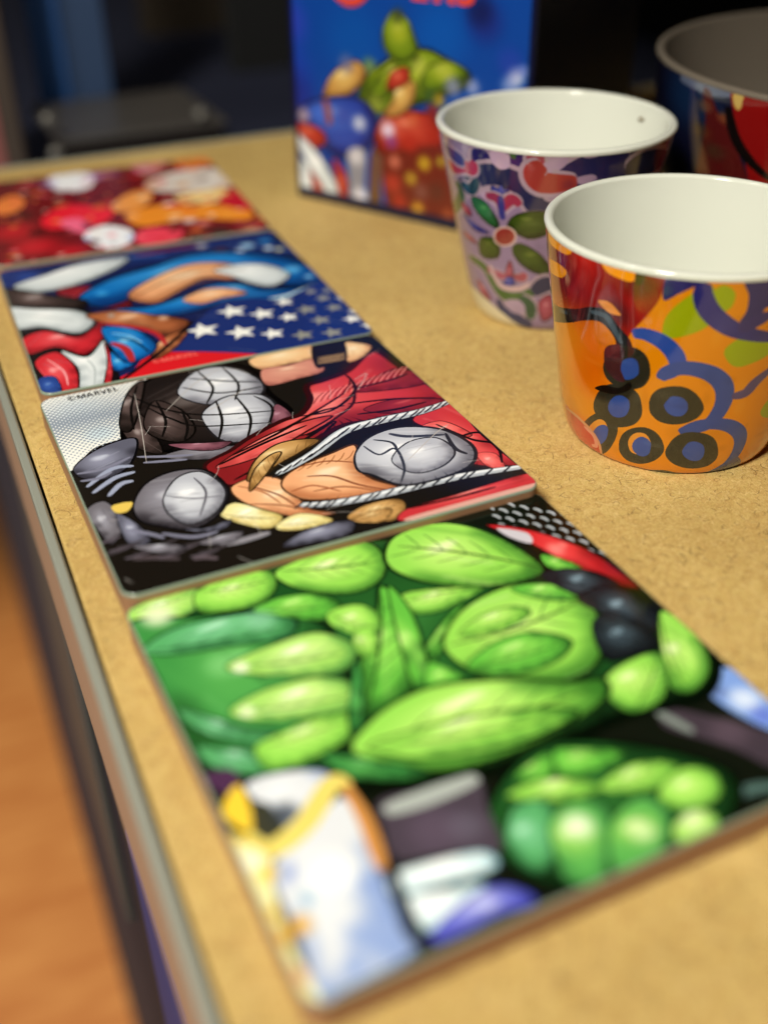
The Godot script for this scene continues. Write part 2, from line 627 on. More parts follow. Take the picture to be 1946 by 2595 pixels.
func build_background() -> void:
	# the neighbouring bay: a lower dark shelf with a clear-lidded tray, a blue board and a brown post
	var bay := thing("neighbouring_shelf", Vector3.ZERO)
	tag(bay, "dark low shelf continuing beyond the far edge of the fibreboard", "shelf")
	part("board", slab(Vector3(0.055, -0.12, -1.75), Vector3(1.2, -0.075, -0.4600)), paint(Color("1a1613"), 0.7), bay)
	part("back_panel", slab(Vector3(0.24, -0.0748, -0.98), Vector3(1.2, 0.6, -0.95)), paint(Color("33281b"), 0.9), bay)
	var black := paint(Color("060607"), 0.9)
	var divider := thing("black_divider", Vector3.ZERO)
	tag(divider, "black upright panel behind the blue carton and the bowl", "panel")
	part("panel", slab(Vector3(0.262, -0.0748, -0.80), Vector3(1.15, 0.45, -0.78)), black, divider)
	var tray := thing("plastic_tray", Vector3(0, 0, 0))
	tag(tray, "dark clear plastic tray with pale balls added for its glints beyond the shelf end", "tray")
	var smoky := paint(Color("241f1e"), 0.22)
	part("front_wall", slab(Vector3(0.083, -0.0748, -0.560), Vector3(0.176, -0.024, -0.556)), smoky, tray)
	part("end_wall", slab(Vector3(0.172, -0.0748, -0.640), Vector3(0.176, -0.024, -0.5602)), smoky, tray)
	part("rim", slab(Vector3(0.081, -0.0238, -0.642), Vector3(0.178, -0.020, -0.554), 0.0015), paint(Color("4a4643"), 0.3), tray)
	part("inner_box", slab(Vector3(0.088, -0.0746, -0.635), Vector3(0.168, -0.0245, -0.566)), paint(Color("2e2424"), 0.6), tray)
	var glint_ball := SphereMesh.new()  # pale balls added to stand for glints on the tray
	glint_ball.radius = 0.0036
	glint_ball.height = 0.0072
	glint_ball.radial_segments = 24
	glint_ball.rings = 12
	for q in [Vector3(0.0775, -0.026, -0.553), Vector3(0.163, -0.016, -0.556), Vector3(0.0768, -0.0085, -0.556)]:
		part("corner_glint_ball", glint_ball, paint(Color("6e6a64"), 0.35), tray, q)
	var blue := thing("blue_board", Vector3(0.098, -0.0748, -0.665), -0.1)
	tag(blue, "blurred blue display board standing at the far left", "board")
	part("board", slab(Vector3(-0.006, 0, -0.004), Vector3(0.040, 0.22, 0.004)), paint(Color("2a4062"), 0.6), blue)
	part("bright_stripe", slab(Vector3(-0.005, 0.05, 0.0042), Vector3(0.013, 0.22, 0.0052)), paint(Color("3d70bc"), 0.5), blue)
	part("lower_band", slab(Vector3(-0.005, 0.0, 0.0042), Vector3(0.039, 0.049, 0.0052)), paint(Color("55506a"), 0.6), blue)
	var post := thing("brown_post", Vector3(0.060, -0.90, -0.60), 0.0)
	tag(post, "brown upright post with a pink strip at the far left edge", "post")
	part("upright", slab(Vector3(-0.030, 0, -0.006), Vector3(0.008, 1.25, 0.006), 0.002), paint(Color("4c4038"), 0.6), post)
	part("pink_strip", slab(Vector3(-0.029, 0.855, 0.0062), Vector3(-0.0045, 0.905, 0.0072)), paint(Color("9a5c58"), 0.6), post)


# ------------------------------------------------------------------ coasters
func outline(half: float, r: float) -> PackedVector2Array:
	var out := PackedVector2Array()
	for c in 4:
		var mid: Vector2 = Vector2(half - r, half - r) * [Vector2(1, 1), Vector2(-1, 1), Vector2(-1, -1), Vector2(1, -1)][c]
		for k in 11:
			var ang := PI / 2.0 * (c + k / 10.0)
			out.append(mid + Vector2(cos(ang), sin(ang)) * r)
	return out


# rings of (height, inset) joined into a band round the coaster
func coaster_band(rings: Array) -> ArrayMesh:
	var st := SurfaceTool.new()
	st.begin(Mesh.PRIMITIVE_TRIANGLES)
	var n := 44
	for i in rings.size() - 1:
		st.set_smooth_group(i if rings.size() < 4 else 1)
		var a := outline(0.5 - rings[i][1], 0.036 - rings[i][1] * 0.6)
		var b := outline(0.5 - rings[i + 1][1], 0.036 - rings[i + 1][1] * 0.6)
		for k in n:
			var m := (k + 1) % n
			var q := [Vector3(a[k].x, rings[i][0], a[k].y), Vector3(a[m].x, rings[i][0], a[m].y), Vector3(b[m].x, rings[i + 1][0], b[m].y), Vector3(b[k].x, rings[i + 1][0], b[k].y)]
			for j in [0, 1, 2, 0, 2, 3]:
				st.set_uv(Vector2(q[j].x + 0.5, q[j].z + 0.5))
				st.add_vertex(q[j] * S)
	st.generate_normals()
	return st.commit()


func coaster_face(y: float, inset: float, up: bool) -> ArrayMesh:
	var st := SurfaceTool.new()
	st.begin(Mesh.PRIMITIVE_TRIANGLES)
	var a := outline(0.5 - inset, 0.036 - inset * 0.6)
	var n := a.size()
	for k in n:
		var tri := [Vector2.ZERO, a[k], a[(k + 1) % n]] if up else [Vector2.ZERO, a[(k + 1) % n], a[k]]
		for q in tri:
			st.set_normal(Vector3.UP if up else Vector3.DOWN)
			st.set_uv(Vector2(q.x + 0.5, q.y + 0.5))
			st.add_vertex(Vector3(q.x, y, q.y) * S)
	return st.commit()


func build_coasters() -> void:
	var t := COASTER_THICK
	var side := coaster_band([[0.0, 0.004], [0.004, 0.0], [t - 0.007, 0.0]])
	var lip := coaster_band([[t - 0.007, 0.0003], [t - 0.004, 0.0003], [t - 0.001, 0.0012], [t, 0.0035]])
	var top := coaster_face(t, 0.0035, true)
	var under := coaster_face(0.0, 0.004, false)
	var cork := paint(Color("9a7150"), 0.7)
	var clear := paint(Color("8a9684"), 0.15)
	# corner nearest to the viewer's left, turn, lift of the near edge
	var spots := [[0.0, 0.0, 0.0, 0.0], [0.0047, -0.9960, -0.0221, 0.023], [0.041, -2.0150, -0.0503, 0.003], [0.092, -3.045, -0.075, 0.004]]
	var labels := ["printed coaster with green leaf print, nearest of the row", "printed coaster with red ribbon, silver stone and white dotted corner print", "printed coaster with white stars on navy and striped print", "blurred printed coaster with red and orange print, farthest of the row"]
	for i in 4:
		var c := Print.new(1280, 1280, 100 + i)
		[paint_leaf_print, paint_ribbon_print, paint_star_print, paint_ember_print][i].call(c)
		if i == 1 or i == 2:
			c.scuffs(26, Color(0.85, 0.82, 0.8, 1.0) if i == 1 else Color(0.5, 0.55, 0.62, 1.0))
		var q: Array = spots[i]
		var a: float = q[2]
		var right := Vector3(cos(a), 0, -sin(a))
		var away := Vector3(-sin(a), 0, -cos(a))
		var o := thing("coaster", (Vector3(q[0], q[3] * 0.5, q[1]) + right * 0.5 + away * 0.5) * S, a)
		o.rotation.x = -q[3]
		tag(o, labels[i], "coaster", "printed coasters in a row along the shelf edge")
		part("core", side, cork, o)
		part("backing", under, cork, o)
		part("clear_lip", lip, clear, o)
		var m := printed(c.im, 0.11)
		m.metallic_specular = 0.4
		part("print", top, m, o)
		if i == 1:
			lettering("©MARVEL", 0.0140, Color("100e10"), o, Vector3(-0.0427, t * S, -0.0468), 0.02)
		if i == 2:
			lettering("©MARVEL", 0.0135, Color("ee6a62"), o, Vector3(-0.0172, t * S, 0.0422), 0.03)


func lettering(text: String, width: float, col: Color, parent: Node3D, at: Vector3, turn: float) -> void:
	var face := SystemFont.new()
	face.font_names = PackedStringArray(["Droid Sans"])
	face.font_weight = 700
	var tm := TextMesh.new()
	tm.font = face
	tm.text = text
	tm.font_size = 32
	tm.pixel_size = 0.0005
	tm.depth = 0.0
	tm.horizontal_alignment = HORIZONTAL_ALIGNMENT_LEFT
	tm.vertical_alignment = VERTICAL_ALIGNMENT_CENTER
	var k := width / maxf(tm.get_aabb().size.x, 0.001)
	var o := part("lettering", tm, paint(col, 0.2), parent, at + Vector3(0, 0.00006, 0))
	o.rotation = Vector3(-PI / 2.0, turn, 0)
	o.scale = Vector3(k, k * 1.2, 1.0)


# ------------------------------------------------------------------ carton
func build_carton() -> void:
	var w := 1.08 * S
	var h := 1.25 * S
	var d := 0.85 * S
	var turn := atan2(-0.872, 0.49)
	var o := thing("carton", Vector3(1.396, 0, -3.483) * S, turn)
	tag(o, "blue printed carton with orange lettering standing behind the mugs", "carton")
	# local x runs along the printed front, local -z is the depth
	var black := paint(Color("0b0b14"), 0.4)
	part("body", slab(Vector3(0, 0, -d), Vector3(w, h, -0.0003), 0.0008), black, o)
	var c := Print.new(900, 1042, 300)
	paint_carton(c)
	var st := SurfaceTool.new()
	st.begin(Mesh.PRIMITIVE_TRIANGLES)
	var q := [Vector3(0.0004, 0.0004, 0), Vector3(0.0004, h - 0.0004, 0), Vector3(w - 0.0004, h - 0.0004, 0), Vector3(w - 0.0004, 0.0004, 0)]
	for j in [0, 1, 2, 0, 2, 3]:
		st.set_normal(Vector3(0, 0, 1))
		st.set_uv(Vector2(q[j].x / w, 1.0 - q[j].y / h))
		st.add_vertex(q[j])
	part("front_print", st.commit(), printed(c.im, 0.28), o)
	# orange lettering of the title, mostly above the frame: the foot of a ring and the feet of a row of letters
	var orange := paint(Color("d8442a"), 0.35)
	var ring := TorusMesh.new()
	ring.inner_radius = 0.0075
	ring.outer_radius = 0.0105
	ring.rings = 48
	ring.ring_segments = 8
	var emblem := part("title_ring", ring, orange, o, Vector3(0.030, 0.0868, 0.0002))
	emblem.rotation.x = PI / 2.0
	emblem.scale = Vector3(1.0, 0.2, 1.0)
	title("ERS", 0.026, orange, o, Vector3(0.0560, 0.0768, 0.0002))


func title(text: String, width: float, m: Material, parent: Node3D, at: Vector3) -> void:
	var face := SystemFont.new()
	face.font_names = PackedStringArray(["Droid Sans"])
	face.font_weight = 700
	var tm := TextMesh.new()
	tm.font = face
	tm.text = text
	tm.font_size = 32
	tm.pixel_size = 0.0005
	tm.depth = 0.0
	tm.horizontal_alignment = HORIZONTAL_ALIGNMENT_LEFT
	tm.vertical_alignment = VERTICAL_ALIGNMENT_BOTTOM
	var k := width / maxf(tm.get_aabb().size.x, 0.001)
	var o := part("lettering", tm, m, parent, at)
	o.scale = Vector3(k, k, 1)


# ------------------------------------------------------------------ mugs and bowl
func vessel(called: String, at: Vector3, h: float, rows: Array, wall: float, art: Image, lining: Material, turn := 0.0) -> Node3D:
	var o := thing(called, at * S, turn)
	var outer := smooth_rows(rows)
	outer.resize(outer.size() - 1)
	var top_r: float = rows[-1][1]
	outer.append([h - 0.016, top_r - 0.002])
	part("printed_wall", lathe(outer, h), printed(art, 0.10, 0.6), o)
	# rounded white rim and the inside, down to the floor of the cup
	var inner := [[h - 0.016, top_r - 0.0018]]
	for k in 9:
		var ang := PI * k / 8.0
		inner.append([h - 0.009 + 0.009 * sin(ang), top_r - wall * 0.5 + wall * 0.5 * cos(ang)])
	for k in range(rows.size() - 2, 1, -1):
		if rows[k][0] > 0.10:
			inner.append([rows[k][0], rows[k][1] - wall * 1.05])
	var low: float = rows[2][1] - wall
	for k in 9:
		var ang := PI / 2.0 * k / 8.0
		inner.append([0.035 + 0.075 * (1.0 - sin(ang)), low - 0.075 * (1.0 - cos(ang))])
	inner.append([0.034, 0.001])
	part("lining", lathe(inner, h), lining, o)
	part("foot", lathe([[0.0, 0.001], [0.0, rows[0][1] - 0.03], [0.0, rows[0][1]]], h), lining, o)
	return o


func build_mugs() -> void:
	var glaze := paint(Color("d0d1c5"), 0.08)
	var front := Print.new(2048, 640, 400)
	paint_grape_mug(front)
	var a := vessel("mug", Vector3(1.564, 0, -1.216), 0.576, [[0.0, 0.262], [0.012, 0.274], [0.05, 0.287], [0.12, 0.302], [0.25, 0.322], [0.4, 0.346], [0.576, 0.372]], 0.024, front.im, glaze)
	tag(a, "orange mug with blue and black grape print and white lining", "mug", "small printed mugs")
	var back := Print.new(2048, 640, 401)
	paint_tile_mug(back)
	var b := vessel("mug", Vector3(1.705, 0, -2.066), 0.609, [[0.0, 0.215], [0.012, 0.228], [0.06, 0.245], [0.2, 0.278], [0.4, 0.322], [0.609, 0.366]], 0.026, back.im, glaze)
	tag(b, "lilac mug with green four-petal flower print, between carton and orange mug", "mug", "small printed mugs")
	var speck := SphereMesh.new()
	speck.radius = 0.0011
	speck.height = 0.0012
	part("brown_speck", speck, paint(Color("6c5a38"), 0.5), b, Vector3(0.0331, 0.0560, -0.0003))
	var wide := Print.new(1536, 400, 402)
	paint_bowl(wide)
	var c := vessel("bowl", Vector3(2.99, 0, -1.875), 0.70, [[0.0, 0.60], [0.02, 0.64], [0.1, 0.72], [0.3, 0.79], [0.5, 0.83], [0.7, 0.847]], 0.028, wide.im, paint(Color("6a6156"), 0.3))
	tag(c, "wide dark blue and red bowl in the shade at the right edge", "bowl")


# ------------------------------------------------------------------ printed artwork

func paint_leaf_print(c: Print) -> void:
	c.cover("0f140c")
	c.ink([.864, -.030, .872, -.021, .874, -.006], 0.008, "b4bac0")
	c.ink([.887, -.006, .894, .004, .896, .018], 0.008, "b4bac0")
	c.ink([.909, .019, .916, .028, .918, .042], 0.008, "b4bac0")
	c.ink([.931, .043, .938, .052, .940, .066], 0.008, "b4bac0")
	c.ink([.953, .067, .960, .076, .962, .090], 0.008, "b4bac0")
	c.ink([.974, .091, .982, .100, .983, .114], 0.008, "b4bac0")
	c.ink([.996, .115, 1.003, .124, 1.005, .137], 0.008, "b4bac0")
	c.ink([1.017, .138, 1.024, .147, 1.026, .161], 0.008, "b4bac0")
	c.ink([.859, .009, .866, .018, .869, .032], 0.008, "b4bac0")
	c.ink([.881, .033, .889, .042, .891, .056], 0.008, "b4bac0")
	c.ink([.903, .057, .910, .066, .913, .080], 0.008, "b4bac0")
	c.ink([.925, .081, .932, .090, .934, .103], 0.008, "b4bac0")
	c.ink([.947, .104, .954, .113, .956, .127], 0.008, "b4bac0")
	c.ink([.968, .128, .975, .137, .977, .150], 0.008, "b4bac0")
	c.ink([.989, .151, .996, .160, .998, .173], 0.008, "b4bac0")
	c.ink([1.010, .174, 1.017, .183, 1.019, .196], 0.008, "b4bac0")
	c.ink([.854, .047, .861, .056, .864, .070], 0.008, "b4bac0")
	c.ink([.876, .070, .883, .079, .885, .093], 0.008, "b4bac0")
	c.ink([.897, .094, .905, .103, .907, .117], 0.008, "b4bac0")
	c.ink([.919, .117, .926, .126, .928, .140], 0.008, "b4bac0")
	c.ink([.940, .141, .947, .149, .949, .163], 0.008, "b4bac0")
	c.ink([.962, .164, .969, .172, .970, .186], 0.008, "b4bac0")
	c.ink([.983, .187, .990, .195, .991, .208], 0.008, "b4bac0")
	c.ink([1.004, .209, 1.010, .218, 1.012, .231], 0.008, "b4bac0")
	c.ink([.849, .084, .856, .093, .858, .106], 0.008, "b4bac0")
	c.ink([.870, .107, .878, .116, .880, .130], 0.008, "b4bac0")
	c.ink([.892, .130, .899, .139, .901, .153], 0.008, "b4bac0")
	c.ink([.913, .153, .920, .162, .922, .175], 0.008, "b4bac0")
	c.ink([.934, .176, .941, .185, .943, .198], 0.008, "b4bac0")
	c.ink([.955, .199, .962, .207, .964, .220], 0.008, "b4bac0")
	c.ink([.976, .221, .983, .230, .985, .243], 0.008, "b4bac0")
	c.ink([.997, .244, 1.004, .252, 1.005, .265], 0.008, "b4bac0")
	c.ink([.844, .120, .851, .129, .853, .142], 0.008, "b4bac0")
	c.ink([.865, .143, .872, .152, .875, .165], 0.008, "b4bac0")
	c.ink([.886, .166, .894, .175, .896, .188], 0.008, "b4bac0")
	c.ink([.908, .189, .915, .197, .917, .210], 0.008, "b4bac0")
	c.ink([.929, .211, .935, .219, .937, .232], 0.008, "b4bac0")
	c.ink([.949, .233, .956, .242, .958, .254], 0.008, "b4bac0")
	c.ink([.970, .255, .977, .264, .979, .276], 0.008, "b4bac0")
	c.ink([.990, .277, .997, .286, .999, .298], 0.008, "b4bac0")
	c.pebble([.823, .078, .901, .139, .971, .256, .990, .363, .991, .425, .952, .387, .909, .303, .869, .174], "red")
	c.flat([.837, .099, .887, .145, .875, .184, .845, .145], "c9c4cc")
	c.flat([.918, .713, .994, .702, 1.028, .804, .964, .875, .919, .791], "7e9fe0")
	c.soft(0.962, 0.783, 0.036, "dfe9fb", 0.9)
	c.soft(0.966, 0.831, 0.029, "5d6fd0", 0.7)
	c.soft(0.930, 0.744, 0.022, "5a6a9a", 0.6)
	c.flat([.815, .739, .870, .783, .957, .893, .904, .951, .856, .864, .787, .776], "40363f")
	c.soft(0.882, 0.834, 0.042, "5a4a56", 0.8)
	c.ink([.796, .735, .809, .770, .824, .807], 0.02, "7c857f")
	c.ink([.796, .956, .828, .958, .870, .969], 0.022, "4c6660")
	c.pebble([-.012, .040, .242, -.029, .601, .019, .831, .235, .897, .437, .991, .623, .910, .734, .741, .719, .482, .731, .278, .680, .042, .543, -.010, .391], "shade")
	c.pebble([.417, .788, .557, .716, .700, .776, .819, .908, .745, .997, .577, 1.027, .433, .989, .377, .894], "shade")
	c.leaf([.006, .020, .075, -.001, .155, .006, .141, .066, .073, .089, .005, .069], "pale")
	c.leaf([.151, .019, .231, .001, .314, .017, .311, .076, .262, .112, .185, .110, .138, .082], "lime")
	c.leaf([.330, .024, .432, .005, .545, .011, .561, .083, .522, .151, .453, .170, .378, .133, .330, .075], "lime")
	c.leaf([.848, .275, .837, .175, .794, .074, .723, .017, .620, .020, .565, .072, .555, .136, .602, .208, .700, .273, .795, .293], "lime")
	c.leaf([.922, .313, .904, .264, .870, .230, .862, .282], "green")
	c.pebble([-.001, .059, .114, .092, .214, .124, .318, .191, .356, .266, .327, .407, .272, .531, .199, .591, .081, .554, .006, .500, -.004, .394, .002, .220], "deep")
	c.leaf([-.002, .153, .066, .114, .157, .117, .250, .142, .305, .201, .264, .240, .157, .213, .059, .191], "teal")
	c.leaf([.013, .340, .054, .378, .109, .439, .163, .477, .130, .504, .071, .459, .025, .397], "teal")
	c.leaf([.016, .447, .065, .477, .123, .521, .156, .569, .081, .554, .026, .505], "teal")
	c.leaf([.314, .507, .341, .414, .393, .338, .462, .248, .509, .171, .524, .250, .502, .365, .462, .449, .401, .495], "green")
	c.leaf([.698, .275, .615, .236, .535, .219, .523, .279, .570, .303, .630, .296], "lime")
	c.leaf([.641, .309, .600, .317, .525, .370, .475, .417, .478, .445, .532, .407], "green")
	c.leaf([.238, .129, .305, .114, .376, .139, .407, .192, .357, .224, .282, .173], "green")
	c.leaf([.374, .204, .436, .206, .463, .249, .442, .308, .407, .307, .364, .249], "lime")
	c.leaf([.129, .271, .227, .248, .328, .251, .380, .318, .354, .370, .307, .378, .216, .342], "pale")
	c.leaf([.096, .389, .184, .362, .290, .379, .337, .436, .311, .482, .249, .475, .153, .444], "pale")
	c.leaf([.108, .493, .169, .480, .249, .475, .309, .493, .274, .543, .196, .563, .110, .556], "lime")
	c.leaf([.402, .281, .436, .292, .410, .359, .381, .364, .376, .323], "lime")
	c.leaf([.518, .188, .527, .281, .488, .424, .447, .503, .430, .470], "green", 0)
	c.leaf([.483, .434, .512, .462, .529, .508, .491, .501, .447, .503], "green", 0)
	c.leaf([.364, .363, .332, .469, .276, .555, .288, .494], "deep", 0)
	c.soft(0.156, 0.284, 0.020, "f0f4d8", 0.9)
	c.soft(0.126, 0.402, 0.019, "e8f0c8", 0.9)
	c.soft(0.057, 0.060, 0.041, "e4ecc4", 0.9)
	c.soft(0.241, 0.166, 0.040, "9ad4b0", 0.6)
	c.leaf([.535, .402, .614, .324, .727, .292, .822, .313, .872, .388, .849, .498, .781, .577, .703, .596, .617, .566, .551, .500], "lime")
	c.leaf([.749, .304, .795, .308, .845, .339, .874, .399, .816, .382, .771, .347], "green")
	c.leaf([.546, .479, .622, .439, .711, .443, .768, .498, .715, .537, .619, .534], "green")
	c.leaf([.578, .390, .644, .354, .718, .355, .744, .390, .675, .411], "lime")
	c.leaf([.831, .291, .900, .301, .948, .349, .957, .408, .901, .432, .853, .371], "night")
	c.leaf([.853, .400, .924, .384, .971, .445, .968, .530, .930, .552, .895, .493], "night")
	c.leaf([.835, .477, .896, .465, .923, .535, .914, .591, .852, .593, .797, .578], "night")
	c.leaf([.979, .507, 1.002, .561, .987, .641, .953, .694, .891, .724, .859, .696, .894, .627], "lime")
	c.leaf([.759, .719, .738, .674, .761, .623, .828, .600, .899, .606, .875, .668, .825, .715], "lime")
	c.leaf([.258, .578, .301, .534, .382, .500, .476, .496, .598, .539, .694, .596, .759, .620, .732, .668, .627, .697, .497, .707, .393, .694, .309, .647], "lime")
	c.leaf([.287, .582, .374, .581, .496, .597, .623, .638, .667, .677, .554, .693, .435, .676, .344, .640], "lime")
	c.leaf([.210, .565, .270, .603, .356, .676, .322, .684, .249, .646, .212, .597], "deep")
	c.leaf([.480, .760, .524, .741, .568, .737, .540, .782, .502, .776], "green")
	c.leaf([.576, .736, .629, .757, .686, .796, .603, .806, .557, .790], "green")
	c.leaf([.448, .788, .522, .783, .587, .818, .607, .848, .526, .837], "lime")
	c.leaf([.603, .836, .683, .822, .749, .858, .687, .883, .620, .864], "lime")
	c.pebble([.688, .888, .749, .868, .792, .895, .776, .941, .724, .951, .673, .924], "lime")
	c.pebble([.403, .863, .449, .813, .503, .830, .473, .907, .419, .945, .395, .912], "teal")
	c.pebble([.482, .867, .540, .847, .584, .880, .548, .944, .490, 1.003, .442, .976, .457, .917], "leaf")
	c.pebble([.569, .914, .643, .888, .674, .924, .643, .974, .583, 1.009, .517, .999], "leaf")
	c.pebble([.658, .963, .712, .951, .735, .978, .709, 1.002, .647, .998], "pale")
	c.soft(0.520, 0.893, 0.032, "f2f8d8", 0.9)
	c.soft(0.607, 0.947, 0.027, "eaf4c0", 0.7)
	c.soft(0.698, 0.964, 0.023, "eaf4c0", 0.6)
	c.flat([.001, .517, .050, .521, .057, .560, .024, .574], "4a2c4a")
	c.flat([.253, .701, .336, .714, .423, .724, .407, .792, .382, .880, .309, .848, .223, .823, .232, .761], "463c47")
	c.soft(0.307, 0.798, 0.058, "5a4c5c", 0.8)
	c.soft(0.357, 0.814, 0.039, "6d6676", 0.5)
	c.ink([.249, .725, .328, .729, .426, .730], 0.036, "a6aca6")
	c.pebble([.060, .572, .120, .567, .198, .602, .178, .650, .110, .682, .068, .700, .072, .636], "paper")
	c.flat([.049, .624, .079, .620, .090, .691, .055, .705, .040, .666], "3a3a2c", 0.3)
	c.soft(0.099, 0.658, 0.030, "2c3440", 0.8)
	c.flat([.007, .608, .050, .562, .053, .616, .034, .668], "eec63a")
	c.pebble([.042, .746, .124, .699, .200, .665, .203, .746, .188, .852, .177, .941, .175, .985, .055, .997, .013, .996, .026, .904, .030, .814], "paper")
	c.soft(0.168, 0.850, 0.037, "7f98cf", 0.75)
	c.soft(0.163, 0.903, 0.042, "7f98cf", 0.75)
	c.soft(0.118, 0.927, 0.035, "7f98cf", 0.75)
	c.soft(0.144, 0.955, 0.035, "7f98cf", 0.75)
	c.soft(0.089, 0.964, 0.026, "7f98cf", 0.75)
	c.soft(0.055, 0.769, 0.028, "8f9fd0", 0.7)
	c.soft(0.071, 0.827, 0.018, "7fa8c8", 0.6)
	c.soft(0.122, 0.802, 0.044, "f6f6f4", 0.9)
	c.ink([.028, .669, .049, .715, .120, .692, .197, .630, .216, .654], 0.04, "e3cf6a")
	c.ink([.214, .643, .213, .724, .203, .791, .197, .831], 0.026, "c98a48")
	c.ink([.002, .656, .023, .693, .048, .727], 0.02, "d8b84a")
	c.flat([-.012, .667, .043, .721, .028, .789, .016, .884, .020, 1.006, -.009, .991, -.008, .865, -.012, .753], "f0e8a8")
	c.soft(0.012, 0.723, 0.025, "f7f3d8", 0.8)
	c.soft(0.007, 0.873, 0.024, "e8a838", 0.8)
	c.soft(0.042, 0.867, 0.020, "e6a52c", 0.95)
	c.soft(0.032, 0.758, 0.019, "e6b838", 0.8)
	c.soft(0.004, 0.943, 0.021, "e0a070", 0.8)
	c.soft(0.014, 0.830, 0.014, "e3b23a", 0.9)
	c.pebble([.201, .846, .266, .848, .350, .866, .368, .894, .347, .907, .262, .895, .193, .883], "ice")
	c.pebble([.192, .890, .269, .908, .327, .924, .270, .956, .207, .960, .187, .935], "ice")
	c.pebble([.264, .942, .333, .932, .373, .960, .379, .990, .317, .983, .246, .987, .191, .978], "violet")
	c.soft(0.313, 0.954, 0.018, "c9cbee", 0.7)
	c.ink([.220, .800, .200, .882, .193, .949, .204, .992], 0.02, "15161a")

func paint_ribbon_print(c: Print) -> void:
	c.cover("17130f")
	c.flat([-.009, -.033, .119, -.044, .366, -.055, .228, .092, .171, .238, .166, .312, .079, .340, .005, .427, -.020, .358], "ecebe4")
	c.soft(0.084, 0.121, 0.102, "dbe6ee", 0.7)
	c.soft(0.112, 0.265, 0.049, "c7dbe8", 0.7)
	c.halftone([.003, -.007, .336, -.014, .159, .306, .014, .423], "8a94a2", .0150, .0066, .0012)
	c.pebble([.163, .289, .249, .081, .334, -.004, .487, -.019, .589, .075, .586, .243, .597, .386, .499, .486, .378, .497, .261, .450, .184, .370], "soot")
	c.leaf([.171, .257, .230, .191, .240, .344, .230, .443, .180, .386], "umber", 0)
	c.leaf([.226, .458, .310, .448, .399, .482, .482, .487, .382, .533, .292, .510], "dim", 0)
	c.pebble([.167, .255, .208, .122, .256, .033, .293, .019, .233, .193, .186, .291], "umber")
	c.pebble([.230, .257, .288, .150, .339, .234, .342, .357, .289, .407, .232, .344], "umber")
	c.pebble([.357, .133, .436, .023, .528, .030, .587, .140, .575, .228, .507, .262, .409, .234], "silver")
	c.pebble([.376, .299, .426, .237, .487, .212, .564, .249, .575, .337, .525, .426, .435, .476, .381, .433], "silver")
	c.pebble([.577, .319, .595, .367, .588, .410, .536, .432, .536, .395], "plum")
	c.pebble([.257, .405, .346, .439, .406, .462, .364, .487, .306, .463], "plum")
	c.ink([.225, .070, .295, .203, .391, .292, .565, .352], 0.008, "0e0b0a")
	c.ink([.259, .176, .302, .273, .358, .346, .527, .409], 0.008, "0e0b0a")
	c.ink([.292, .152, .285, .274, .253, .359], 0.008, "0e0b0a")
	c.ink([.341, .225, .328, .332, .298, .407], 0.008, "0e0b0a")
	c.ink([.439, .223, .420, .339, .380, .438], 0.008, "0e0b0a")
	c.ink([.495, .216, .493, .355, .446, .469], 0.008, "0e0b0a")
	c.ink([.541, .242, .563, .332, .503, .452], 0.008, "0e0b0a")
	c.ink([.377, .101, .461, .183, .579, .199], 0.008, "0e0b0a")
	c.ink([.447, .018, .456, .140, .411, .229], 0.008, "0e0b0a")
	c.ink([.519, .030, .526, .152, .486, .245], 0.008, "0e0b0a")
	c.ink([.270, .029, .219, .166, .197, .287], 0.008, "0e0b0a")
	c.ink([.409, .054, .500, .119, .584, .170], 0.008, "0e0b0a")
	c.pebble([.307, .555, .392, .504, .456, .462, .559, .415, .620, .401, .671, .335, .693, .254, .746, .241, .833, .215, .952, .125, .979, .263, 1.011, .524, .912, .542, .798, .530, .699, .510, .594, .553, .469, .616, .337, .671], "scarlet")
	c.pebble([.869, .564, 1.003, .528, .993, .723, 1.004, .977, .999, .901, .897, .832, .920, .697], "scarlet")
	c.leaf([.781, .337, .866, .295, .977, .267, 1.001, .381, .887, .378], "maroon", 0)
	c.leaf([.777, .454, .879, .435, .987, .487, .999, .518, .859, .516], "maroon", 0)
	c.leaf([.519, .478, .628, .421, .774, .334, .819, .272, .775, .395, .704, .457, .592, .513], "coral", 0)
	c.leaf([.329, .573, .465, .487, .601, .445, .689, .449, .598, .498, .453, .567], "coral", 0)
	c.leaf([.869, .610, .936, .605, .971, .695, .946, .709, .899, .660], "coral", 0)
	c.leaf([.934, .797, .976, .817, .961, .891, .927, .859], "coral", 0)
	c.ink([.669, .363, .694, .332, .722, .309], 0.0035, "8a1a20")
	c.ink([.680, .361, .705, .330, .733, .307], 0.0035, "f08a86")
	c.ink([.691, .359, .716, .328, .744, .305], 0.0035, "8a1a20")
	c.ink([.701, .358, .727, .326, .755, .303], 0.0035, "f08a86")
	c.ink([.712, .356, .738, .324, .767, .301], 0.0035, "8a1a20")
	c.ink([.723, .354, .749, .322, .778, .299], 0.0035, "f08a86")
	c.ink([.734, .352, .761, .320, .789, .297], 0.0035, "8a1a20")
	c.ink([.745, .350, .772, .318, .800, .295], 0.0035, "f08a86")
	c.ink([.756, .348, .783, .316, .812, .293], 0.0035, "8a1a20")
	c.ink([.767, .346, .794, .314, .823, .291], 0.0035, "f08a86")
	c.ink([.778, .344, .805, .312, .835, .289], 0.0035, "8a1a20")
	c.ink([.790, .342, .817, .310, .846, .287], 0.0035, "f08a86")
	c.ink([.801, .340, .828, .308, .858, .284], 0.0035, "8a1a20")
	c.ink([.812, .338, .840, .306, .869, .282], 0.0035, "f08a86")
	c.ink([.823, .336, .851, .304, .881, .280], 0.0035, "8a1a20")
